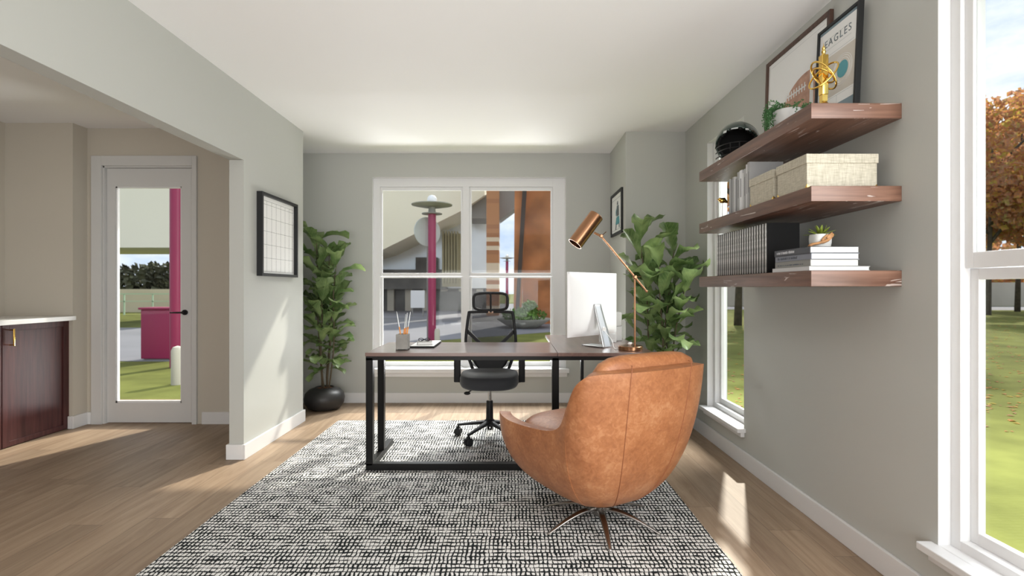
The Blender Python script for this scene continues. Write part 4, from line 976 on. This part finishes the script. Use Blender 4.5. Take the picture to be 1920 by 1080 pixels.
for (zz, r0, dn) in ((.070, .150, 0), (.042, .158, 0), (.014, .150, 0)):
    b.tube([(r0 * math.cos(a) * .98 - .01, .112 * math.sin(a) * 1.0, zz) for a in [R(q) for q in range(-68, 69, 8)]], .0032, 8)
for yy_ in (-.022, .022): b.tube([(.138, yy_, .070), (.147, yy_, .042), (.138, yy_, .014)], .0032, 8)
b.tube([(.045, -.103, .085), (.055, -.104, .070)], .004, 8); b.tube([(.045, .103, .085), (.055, .104, .070)], .004, 8)
obj('face_mask', b, M['blackplastic'], hl, smooth=True, local=True)
b = MB()
def strip(u0, u1, v0, v1): b.grid(lambda u, v: hs_(lerp(u0, u1, u), lerp(v0, v1, v), 1.012), 8, 3)
strip(-.035, .02, .635, .66); strip(.075, .10, .60, .635); strip(-.10, -.07, .60, .645)
obj('brow_decal', b, M['silver'], hl, smooth=True, local=True, solid=.001, label='silver pieces along the brow')

# trailing plant
tp = thing('trailing_plant', 'trailing green plant in a pale grey bowl on the top shelf', 'potted plant', (1.238, 2.30, zs))
F = FR[tp]
obj('pot', MB(F).lathe([(0, 0), (.036, 0), (.048, .02), (.057, .06), (.060, .10), (.056, .10), (.054, .085), (0, .085)], seg=40), M['potgrey'], tp, smooth='auto')
rs = random.Random(21); b = MB(F)
def bead(p, s_):
    d = Vector((rs.uniform(-1, 1), rs.uniform(-1, 1), rs.uniform(-.4, 1))).normalized(); e = d.cross(Vector((rs.random(), rs.random(), 1))).normalized(); n_ = d.cross(e)
    vs = [b._v(p), b._v(p + d * s_ * .5 + e * s_ * .35), b._v(p + d * s_), b._v(p + d * s_ * .5 - e * s_ * .35), b._v(p + d * s_ * .5 + n_ * s_ * .22)]
    for f in ((0, 1, 4), (1, 2, 4), (2, 3, 4), (3, 0, 4), (0, 3, 2, 1)): b.bm.faces.new([vs[i] for i in f])
stb = MB(F)
for k in range(95):
    a = rs.uniform(0, 6.28); r0 = rs.uniform(.005, .05); p = Vector((math.cos(a) * r0, math.sin(a) * r0, .086)); pts = [p.copy()]
    # strands mostly hang over the side towards the far end of the shelf
    far = (rs.random() < .45)
    if far: a = rs.uniform(1.5, 3.3)
    d = Vector((math.cos(a), math.sin(a), rs.uniform(.5, 1.6))).normalized(); n_ = rs.randint(6, 11) if not far else rs.randint(12, 22)
    for i in range(n_):
        d = (d + Vector((rs.uniform(-.1, .1), rs.uniform(-.1, .1), -.18 if i > 1 else 0))).normalized()
        rr = (p.x ** 2 + p.y ** 2) ** .5
        if rr > .085 and i > 3: d = (d * .5 + Vector((0, 0, -.8))).normalized()
        p = p + d * .0085
        if p.z < .004: break
        pts.append(p.copy())
        for q in range(2): bead(p + Vector((rs.uniform(-.004, .004), rs.uniform(-.004, .004), rs.uniform(-.003, .003))), rs.uniform(.006, .0105))
    if len(pts) > 2: stb.tube(pts, .0006, 4)
obj('foliage', b, M['trailing'], tp); obj('tendrils', stb, M['trailing'], tp)

# trophy
tr = thing('trophy', 'gold obelisk trophy with tilted rings at the near end of the top shelf', 'trophy', (1.217, 2.0, zs))
F = FR[tr]
obj('base', MB(F).lathe([(0, 0), (.024, 0), (.024, .006), (.017, .010), (.012, .020), (.016, .027), (.012, .033), (0, .036)], seg=32), M['gold'], tr, smooth='auto')
b = MB(F); b.prism([(-.010, -.010, .034), (.010, -.010, .034), (.010, .010, .034), (-.010, .010, .034)], (0, 0, .03)); b.box((-.0125, -.0125, .060), (.0125, .0125, .215), .002)
obj('column', b, M['gold'], tr, smooth='auto')
obj('finial', MB(F).lathe([(0, .214), (.010, .214), (.006, .222), (.0085, .230), (.005, .237), (.0065, .243), (.002, .252), (0, .266)], seg=20), M['gold'], tr, smooth='auto')
for (mx_, mz_, rr_, q_) in ((.64, .77, .068, .42), (-.64, .77, .064, .10), (-.85, .53, .044, .16)):
    m_ = Vector((mx_, 0, mz_)).normalized(); p_ = Vector((-m_.z, 0, m_.x)); n3 = p_ * q_ + Vector((0, 1, 0)) * math.sqrt(1 - q_ * q_)
    b = MB(F); b.tube([Vector((0, 0, .137)) + m_ * rr_ * math.cos(w_ * R(9)) + n3 * rr_ * .62 * math.sin(w_ * R(9)) for w_ in range(40)], .0036, 8, closed=True)
    obj('ring', b, M['gold'], tr, smooth=True)

# leaning framed prints
def leaning(name, label, y0, y1, h, xb, xt, dp, fw, fm, art):
    """frame leaning on the right wall; local u along -y(left->right as seen), v up, w towards the room"""
    r_ = thing(name, label, 'framed print', (xb, (y0 + y1) / 2, zs))
    up = Vector((xt - xb, 0, h)).normalized(); side = Vector((0, -1, 0)); nrm = side.cross(up) * 1
    if nrm.x > 0: nrm = -nrm
    T = Matrix(((side.x, up.x, nrm.x, xb), (side.y, up.y, nrm.y, y1), (side.z, up.z, nrm.z, zs + .001), (0, 0, 0, 1)))
    Wd = y1 - y0; b = MB(T)
    b.box((0, 0, -dp), (fw, h, 0)); b.box((Wd - fw, 0, -dp), (Wd, h, 0)); b.box((fw, 0, -dp), (Wd - fw, fw, 0)); b.box((fw, h - fw, -dp), (Wd - fw, h, 0))
    obj('frame', b, fm, r_, bevel=.001)
    obj('paper', MB(T).box((fw, fw, -dp + .004), (Wd - fw, h - fw, -.008)), M['white'], r_)
    art(r_, T, Wd, h, fw)
    return r_
M['ball'] = mat('print_football_brown', (.52, .31, .23), .7, var=.2, vscale=30); M['printcream'] = mat('print_cream', (.62, .58, .52), .7); M['printslate'] = mat('print_slate', (.22, .29, .33), .7)
def football(r_, T, Wd, h, fw):
    z = -.008; cx, cy = .40, .150; a, c_ = .25, .196
    b = MB(T); pts = []
    for k in range(40):
        th = 2 * math.pi * k / 40; x = a * math.cos(th); y = c_ * math.sin(th) * (abs(math.sin(th)) ** .12 if abs(math.sin(th)) > .01 else 1)
        pts.append((min(cx + x, Wd - fw - .001), max(fw + .001, cy + y + .02), z))
    b.prism(pts, (0, 0, .0006)); obj('printed_football', b, M['ball'], r_)
    b = MB(T)
    b.prism([(.430, .03, z + .0006), (.462, .03, z + .0006), (.456, .352, z + .0006), (.428, .359, z + .0006)], (0, 0, .0004))
    for k in range(8):
        x = .212 + k * .024; y = .300; b.box((x, y - .020, z + .0006), (x + .008, y + .020, z + .0010))
    b.box((.204, .296, z + .0006), (.396, .304, z + .0010))
    obj('printed_laces', b, M['white'], r_, label='white laces and stripe of the printed football')
    b = MB(T); m_ = .045
    b.box((m_, h - m_ - .001, z), (Wd - m_, h - m_, z + .0004)); obj('mat_line', b, M['palegrey'], r_)
leaning('leaning_football_print', 'large walnut framed football print leaning at the back of the top shelf', 2.320, 2.904, .572, 1.424, 1.441, .018, .022, M['walnutframe'], football)
def poster(r_, T, Wd, h, fw):
    z = -.008; a, c_ = fw, Wd - fw
    b = MB(T); b.box((a + .010, .150, z), (c_ - .010, .335, z + .0004)); obj('panel', b, M['printcream'], r_, label='cream middle panel')
    for A_, B_ in (((lerp(a, c_, .55), fw, z), (c_ - .006, .105, z + .0004)), ((a, fw, z), (lerp(a, c_, .2), .06, z + .0004)), ((a, h - fw - .012, z), (c_, h - fw, z + .0004))): obj('colour_block', MB(T).box(A_, B_), M['printslate'], r_, label='slate blue block of the poster')
    cx, cy = lerp(a, c_, .66), .243
    b = MB(T); b.lathe([(0, 0), (.036, 0), (.036, .0007), (0, .0007)], (cx, cy, z + .0004), 40); obj('roundel', b, M['teal'], r_, label='teal disc printed on the poster')
    b = MB(T)
    for rr in (.046, .055, .063): b.tube([(cx + rr * math.cos(q * R(9)), cy + rr * math.sin(q * R(9)), z + .0006) for q in range(40)], .0010, 5, closed=True)
    obj('roundel_rings', b, M['white'], r_)
    b = MB(T)
    for (x0_, x1_, y_) in ((a + .02, c_ - .02, .142), (a + .02, c_ - .02, .343), (a + .05, c_ - .05, h - .062), (a + .04, c_ - .04, .372)): b.box((x0_, y_, z), (x1_, y_ + .0012, z + .0005))
    b.box((lerp(a, c_, .53), fw, z), (lerp(a, c_, .53) + .001, .142, z + .0005))
    obj('rule_lines', b, M['palegrey'], r_)
    text_obj('poster_title', 'EAGLES', .046, T @ Matrix.Translation((lerp(a, c_, .49), .388, z + .0008)), M['inkgrey'], r_, .0003, 'CENTER', 1.28)
leaning('leaning_team_poster', 'black framed poster lettered EAGLES leaning at the near end of the top shelf', 2.084, 2.37, .482, 1.392, 1.414, .022, .013, M['frameblack'], poster)
# ------------------------------------------------------------------ outdoors
G = -.30
M['grass'] = mat('grass', (.140, .152, .040), .95, bump=.8, bscale=30, var=.28, vscale=1.4, spec=.1)
M['paving'] = mat('paving', (.22, .22, .24), .85, var=.14, vscale=.35)
M['paving2'] = mat('paving_band', (.17, .17, .18), .85, var=.1, vscale=.5)
M['magenta'] = mat('magenta_paint', (.30, .020, .085), .45)
M['canopy'] = mat('cream_panel', (.93, .87, .69), .7, var=.03, vscale=.3)
M['dwall'] = mat('dark_cladding', (.16, .155, .145), .6, var=.4, vscale=.9)
M['facglass'] = mat('facade_glass_painted_sky', (.80, .82, .83), .2, .35, var=.12, vscale=.5)  # pale colour stands in for the sky reflected in the glass
M['louver'] = mat('louver_ochre', (.40, .36, .22), .6)
M['corten'] = mat('rusted_steel', (.46, .17, .06), .75, var=.40, vscale=.9, bump=.3, bscale=6)
M['cortendark'] = mat('dark_rust', (.05, .03, .022), .7)
M['greypanel'] = mat('grey_metal_panel', (.28, .27, .25), .6, var=.12, vscale=1)
M['bowl'] = mat('stone_bowl', (.36, .35, .30), .8, var=.2, vscale=3)
M['stone'] = mat('pale_stone', (.50, .47, .40), .85, var=.1, vscale=.6)
M['bark'] = mat('bark', (.075, .06, .042), .9, var=.4, vscale=6)
M['shrub'] = mat('shrub_green', (.14, .26, .05), .8, var=.4, vscale=2)
M['hedge'] = mat('hedge_dark', (.06, .065, .035), .9, var=.6, vscale=.8)
def stripes():
    m, t, b_ = new_mat('striped_brick'); tc = t.nodes.new('ShaderNodeTexCoord'); sp = t.nodes.new('ShaderNodeSeparateXYZ'); t.links.new(tc.outputs['Object'], sp.inputs[0])
    n = t.nodes.new('ShaderNodeTexWhiteNoise'); n.noise_dimensions = '1D'
    t.links.new(math_node(t, 'FLOOR', math_node(t, 'MULTIPLY', sp.outputs[2], 4.6)), n.inputs['W'])
    r = t.nodes.new('ShaderNodeValToRGB'); r.color_ramp.interpolation = 'CONSTANT'
    r.color_ramp.elements[0].color = (.48, .24, .11, 1); r.color_ramp.elements[1].position = .42; r.color_ramp.elements[1].color = (.74, .64, .47, 1)
    e = r.color_ramp.elements.new(.7); e.color = (.40, .19, .09, 1)
    t.links.new(n.outputs['Value'], r.inputs[0]); t.links.new(r.outputs[0], b_.inputs['Base Color']); b_.inputs['Roughness'].default_value = .8
    return m
M['stripes'] = stripes()
def autumn():
    m, t, b_ = new_mat('autumn_leaves'); tc = t.nodes.new('ShaderNodeTexCoord'); n = t.nodes.new('ShaderNodeTexNoise'); n.inputs['Scale'].default_value = 1.6; n.inputs['Detail'].default_value = 7; n.inputs['Roughness'].default_value = .85
    t.links.new(tc.outputs['Object'], n.inputs['Vector'])
    r = t.nodes.new('ShaderNodeValToRGB'); cr = r.color_ramp; cr.elements[0].position = .30; cr.elements[0].color = (.25, .28, .07, 1); cr.elements[1].position = .70; cr.elements[1].color = (.34, .36, .12, 1)
    for p, c_ in ((.42, (.55, .44, .08)), (.48, (.62, .24, .10)), (.54, (.42, .24, .17)), (.60, (.55, .45, .12))): e = cr.elements.new(p); e.color = (*c_, 1)
    t.links.new(n.outputs['Fac'], r.inputs[0]); t.links.new(r.outputs[0], b_.inputs['Base Color']); b_.inputs['Roughness'].default_value = .8
    o = t.nodes['Material Output']; tl = t.nodes.new('ShaderNodeBsdfTranslucent'); t.links.new(r.outputs[0], tl.inputs[0]); ms = t.nodes.new('ShaderNodeMixShader'); ms.inputs[0].default_value = .55
    t.links.new(b_.outputs[0], ms.inputs[1]); t.links.new(tl.outputs[0], ms.inputs[2]); t.links.new(ms.outputs[0], o.inputs[0])
    return m
M['autumn'] = autumn()

obj('ground_lawn', MB().box((-80, -30, G - .3), (120, 120, G)), M['grass'])['kind'] = 'structure'
# plaza paving, its near edge slants and curves away to the right
b = MB(); b.prism([(-30, 9.7, G), (-6.2, 9.9, G), (-3.4, 11.6, G), (-1.9, 13.9, G), (.2, 15.6, G), (2.6, 17.6, G), (6, 19.5, G), (7.2, 26, G), (7, 46, G), (-11.5, 46, G), (-11.5, 18.2, G), (-30, 18.2, G)], (0, 0, .012))
obj('ground_plaza', b, M['paving'])['kind'] = 'structure'
b = MB(); b.prism([(-6.5, 20.5, G + .012), (6, 23.2, G + .012), (6, 25.6, G + .012), (-9, 23.5, G + .012)], (0, 0, .006)); obj('ground_band', b, M['paving2'])['kind'] = 'structure'

def post(loc, h, label, top=True):
    r_ = thing('street_lamp', label, 'street lamp', loc, 0, 'magenta street lamps on the plaza')
    F = FR[r_]; obj('pole', MB(F).cyl((0, 0, 0), (0, 0, h), .105, 24), M['magenta'], r_, smooth='auto')
    obj('neck', MB(F).lathe([(0, h), (.27, h), (.27, h + .02), (.10, h + .03), (.085, h + .22), (0, h + .22)], seg=24), M['greypanel'], r_, smooth='auto')
    obj('disc', MB(F).lathe([(0, h + .20), (.30, h + .19), (.54, h + .24), (.54, h + .26), (.2, h + .30), (0, h + .30)], seg=32), M['bowl'], r_, smooth='auto')
    obj('globe', MB(F).ball((0, 0, h + .38), .13, 16, 12), M['whiteplastic'], r_, smooth=True, label='white globe on top')
post((-2.125, 13.6, G), 3.38, 'nearest magenta street lamp with grey disc top seen through the back window')
post((-.37, 38, G), 3.4, 'far small magenta street lamp beside the rusted wall')
post((-6.03, 9.2, G), 3.9, 'magenta street lamp pole seen through the glazed door')
s_ = thing('round_sign', 'round grey sign seen from behind the nearest street lamp', 'sign', (-2.22, 13.75, G))
obj('disc', MB(Matrix.Translation((-2.29, 13.85, 2.64)) @ Matrix.Rotation(R(38), 4, 'Z') @ Matrix.Rotation(R(90), 4, 'X')).lathe([(0, -.02), (.39, -.02), (.40, 0), (.39, .02), (0, .02)], seg=40), M['palegrey'], s_, smooth='auto')
obj('support', MB().cyl((-2.29, 13.9, G), (-2.29, 13.9, 2.6), .025), M['greypanel'], s_, smooth='auto')
for (x, y, lab) in ((-1.90, 13.0, 'pale short bollard in front of the nearest street lamp'), (-4.93, 7.55, 'pale bollard at the right edge of the door glass')):
    o = obj('bollard', MB().lathe([(0, 0), (.085, 0), (.085, .50), (.06, .55), (0, .57)] if x < -3 else [(0, 0), (.07, 0), (.07, .32), (.05, .38), (0, .4)], (x, y, G if x < -3 else G), 20), M['stone'], smooth='auto'); tag(o, lab, 'bollard', 'pale bollards outside')

# main building with a sloping cream soffit
bl = thing('glass_building', 'glass-fronted building with sloping cream overhang beyond the plaza', 'building', (-6, 30, G))
b = MB(); Yc = 28
b.prism([(-12, Yc, .2 + 1.6), (-7.2, Yc, 3.15), (-2.75, Yc, 5.35), (-1.5, Yc, 6.2), (-1.5, Yc, 9.0), (-12, Yc, 9.0)], (0, 5, 0)); obj('overhang', b, M['canopy'], bl, label='sloping cream overhang')
obj('facade', MB().box((-12, 32, G), (-1.3, 34, 7)), M['facglass'], bl, label='glass facade with its sky reflection painted as pale colour')
b = MB(); b.box((-12, 31.2, 1.05), (-4.0, 31.9, 2.25)); b.box((-5.9, 31.3, 2.25), (-4.6, 31.9, 3.0)); b.box((-4.4, 31.4, G), (-1.35, 31.95, .9)); obj('dark_band', b, M['dwall'], bl)
b = MB()
for k in range(9): b.box((-11 + k * 1.1, 31.6, G), (-10.6 + k * 1.1, 31.8, 1.05))
obj('shopfront_panel', b, M['stone'], bl)
b = MB(); b.box((-12, 31.85, G), (-1.4, 31.98, 1.1)); obj('shopfront', b, M['dwall'], bl)
b = MB()
for k in range(6): b.box((-4.15 + k * .17, 30.5, 1.4), (-4.06 + k * .17, 30.7, 4.5))
b.box((-4.2, 30.7, 1.2), (-3.1, 31.2, 4.4)); obj('louver_tower', b, M['louver'], bl, label='ochre upright louvres')
b = MB(); b.box((-2.4, 28.5, 5.0), (-1.3, 31, 6.3)); obj('upper_panel', b, M['greypanel'], bl)
bp = tag(obj('brick_pillar', MB().box((-1.3, 26, G), (-.66, 27.5, 8)), M['stripes']), 'tall brick pillar with orange and cream stripes', 'pillar')
b = MB(); b.prism([(-.66, 27, 4.7), (.55, 27, 5.6), (.55, 27, 9), (-.66, 27, 9)], (0, 1.5, 0)); tag(obj('grey_panel_block', b, M['greypanel']), 'grey panelled block between brick pillar and rusted wall', 'building')
rw = thing('rusted_steel_wall', 'tall rusted orange steel wall outside the right sash', 'wall', (1.6, 20, G))
obj('wall_plate', MB().box((.42, 20.1, G), (3.4, 20.5, 7)), M['corten'], rw)
obj('leaning_plate', MB().prism([(.06, 19.7, G + .2), (.36, 19.7, G + .2), (.62, 19.7, 7), (.12, 19.7, 7)], (0, .3, 0)), M['corten'], rw)
obj('leaning_beam', MB().prism([(.12, 19.5, .05), (.26, 19.5, .05), (.70, 19.5, 7), (.52, 19.5, 7)], (0, .2, 0)), M['cortendark'], rw, label='dark leaning steel beam')
pb_ = thing('bowl_planter', 'wide low stone bowl planter with green shrub before the rusted wall', 'planter', (.42, 18.2, G))
obj('bowl', MB(FR[pb_]).lathe([(0, 0), (.45, 0), (.6, .08), (.95, .30), (.97, .34), (.90, .33), (.5, .25), (0, .25)], seg=40), M['bowl'], pb_, smooth='auto')
rs = random.Random(4)
def cards(b, c, rad, n, size, sc_=(1, 1, 1), hollow=.0):
    for k in range(n):
        d = Vector((rs.gauss(0, 1), rs.gauss(0, 1), rs.gauss(0, 1))).normalized() * rad * (hollow + (1 - hollow) * rs.random() ** .4); d = Vector((d.x * sc_[0], d.y * sc_[1], d.z * sc_[2]))
        p = Vector(c) + d; s1 = size * rs.uniform(.5, 1.3); a = Vector((rs.uniform(-1, 1), rs.uniform(-1, 1), rs.uniform(-1, 1))).normalized(); e = a.cross(Vector((rs.random(), rs.random(), rs.random() + .1))).normalized(); a2 = e.cross(a)
        vs = [b._v(p + e * s1), b._v(p + a * s1 * .8), b._v(p - e * s1), b._v(p - a * s1 * .8), b._v(p + a2 * s1 * .3)]
        for f in ((0, 1, 4), (1, 2, 4), (2, 3, 4), (3, 0, 4)): b.bm.faces.new([vs[i] for i in f])
b = MB(); cards(b, (.42, 18.2, .15), .62, 700, .06, (1.3, 1, .45)); cards(b, (.62, 18.2, .40), .3, 350, .06); obj('shrub', b, M['shrub'], pb_)
sg = thing('notice_board', 'blank white notice board standing on the plaza', 'sign', (-4.6, 25, G))
obj('board', MB().box((-4.95, 25, .15), (-4.27, 25.05, 1.0), .01), M['white'], sg)
b = MB(); b.box((-4.9, 25.01, G), (-4.84, 25.04, .15)); b.box((-4.38, 25.01, G), (-4.32, 25.04, .15)); obj('stand', b, M['greypanel'], sg)
# left view through the door
cn = thing('cream_canopy_building', 'low building with deep cream fascia seen through the glazed door', 'building', (-17, 21, G))
obj('fascia', MB().box((-30, 20, 2.70), (-11.6, 24, 8.5)), M['canopy'], cn)
obj('wall', MB().box((-30, 30, G), (-12.4, 31, 1.05)), M['stone'], cn, label='low pale wall under the canopy')
b = MB(); cards(b, (-26, 40, .9), 2.2, 5000, .3, (4.5, 1, 1)); tag(obj('distant_trees', b, M['hedge'], None), 'dark line of distant trees seen under the cream fascia', 'trees', None, 'stuff')
b = MB(); b.box((-30, 27, .78), (-12.8, 27.06, .84)); b.box((-30, 27, .40), (-12.8, 27.06, .44))
for k in range(12): b.box((-29.5 + k * 1.5, 27, G), (-29.44 + k * 1.5, 27.06, .8))
M['mint'] = mat('mint_paint', (.42, .58, .48), .6); tag(obj('railing', b, M['mint']), 'pale mint railing beyond the lawn', 'railing')
kb = thing('magenta_cabinet', 'magenta utility cabinet on the lawn seen through the glazed door', 'utility cabinet', (-6.95, 10.1, G))
obj('cabinet_body', MB().box((-7.22, 9.95, G + .04), (-6.62, 10.35, .70), .02), M['magenta'], kb, smooth='auto'); obj('cap', MB().box((-7.25, 9.92, .70), (-6.59, 10.38, .74), .01), M['magenta'], kb); obj('plinth', MB().box((-7.18, 9.99, G), (-6.66, 10.31, G + .04)), M['greypanel'], kb)

# park trees on the right
def tree(x, y, h, rc, n, label, lean=0):
    r_ = thing('autumn_tree', label, 'tree', (x, y, G), 0, 'autumn trees in the park')
    th = h * .42; b = MB(); top_ = Vector((x + lean, y, G + h * .9))
    b.tube([(x, y, G - .05), (x + lean * .2, y, G + th * .5), (x + lean * .5, y, G + th), tuple(top_)], [.15, .11, .09, .03], 10)
    for k in range(9):
        a = k * 2.3; z0 = G + th * (.75 + .09 * k); b.tube([(x + lean * .4, y, z0), (x + math.cos(a) * rc * .45, y + math.sin(a) * rc * .45, z0 + rc * .5), (x + math.cos(a) * rc * .85, y + math.sin(a) * rc * .85, z0 + rc * .8)], [.09, .05, .015], 6)
    obj('trunk', b, M['bark'], r_, smooth=True)
    b = MB()
    for k in range(24):
        a = rs.uniform(0, 6.28); q = rs.uniform(.25, .9) * rc; cards(b, (x + lean + math.cos(a) * q, y + math.sin(a) * q, G + h * rs.uniform(.36, .95)), rc * .42, n // 12, .16, (1, 1, .8))
    obj('crown', b, M['autumn'], r_)
for i, (x, y, h, rc, n, lab) in enumerate(((24.9, 26.8, 12, 3.6, 5200, 'autumn tree at the left edge of the near window pane, russet crown'), (30.4, 30.8, 13, 3.4, 4200, 'autumn tree second from left in the near window, orange crown'), (8.6, 19.5, 10, 3.2, 1500, 'slim tree trunk seen low through the far narrow window'), (36, 25.5, 11, 4.5, 2400, 'autumn tree furthest right of the near window view'), (20, 38, 12, 4.4, 2000, 'autumn tree standing behind the row, toward the plaza'), (30.5, 38, 13, 5, 2400, 'autumn tree in the back row of the park'))):
    tree(x, y, h, rc, n, lab, .3)
b = MB(); b.box((6, 40, G), (75, 40.4, 1.55)); tag(obj('park_wall', b, M['stone']), 'long pale wall at the far side of the park', 'wall')
b = MB(); b.prism([(10, 34, G), (75, 30, G), (75, 39, G), (10, 39, G)], (0, 0, .01)); obj('ground_path', b, M['paving'])['kind'] = 'structure'
b = MB(); cards(b, (50, 52, 3), 5, 3500, .5, (7.4, 1, 1.1)); tag(obj('far_woodland', b, M['autumn']), 'band of distant autumn woodland behind the park wall', 'woodland', None, 'stuff')
rs2 = random.Random(9); b = MB()
for k in range(2500):
    d = rs2.uniform(5, 24); x = d * rs2.uniform(.35, 1.15); p = Vector((x, d, G + .006)); s1 = rs2.uniform(.02, .05); a = rs2.uniform(0, 6.28)
    if x < 1.9: continue
    e = Vector((math.cos(a), math.sin(a), 0)) * s1; f_ = Vector((-math.sin(a), math.cos(a), .3)) * s1 * .6; vs = [b._v(p + e), b._v(p + f_), b._v(p - e), b._v(p - f_ + Vector((0, 0, s1 * .3)))]; b.bm.faces.new(vs)
tag(obj('fallen_leaves', b, M['autumn']), 'scattered fallen leaves on the park lawn', 'leaves', None, 'stuff')
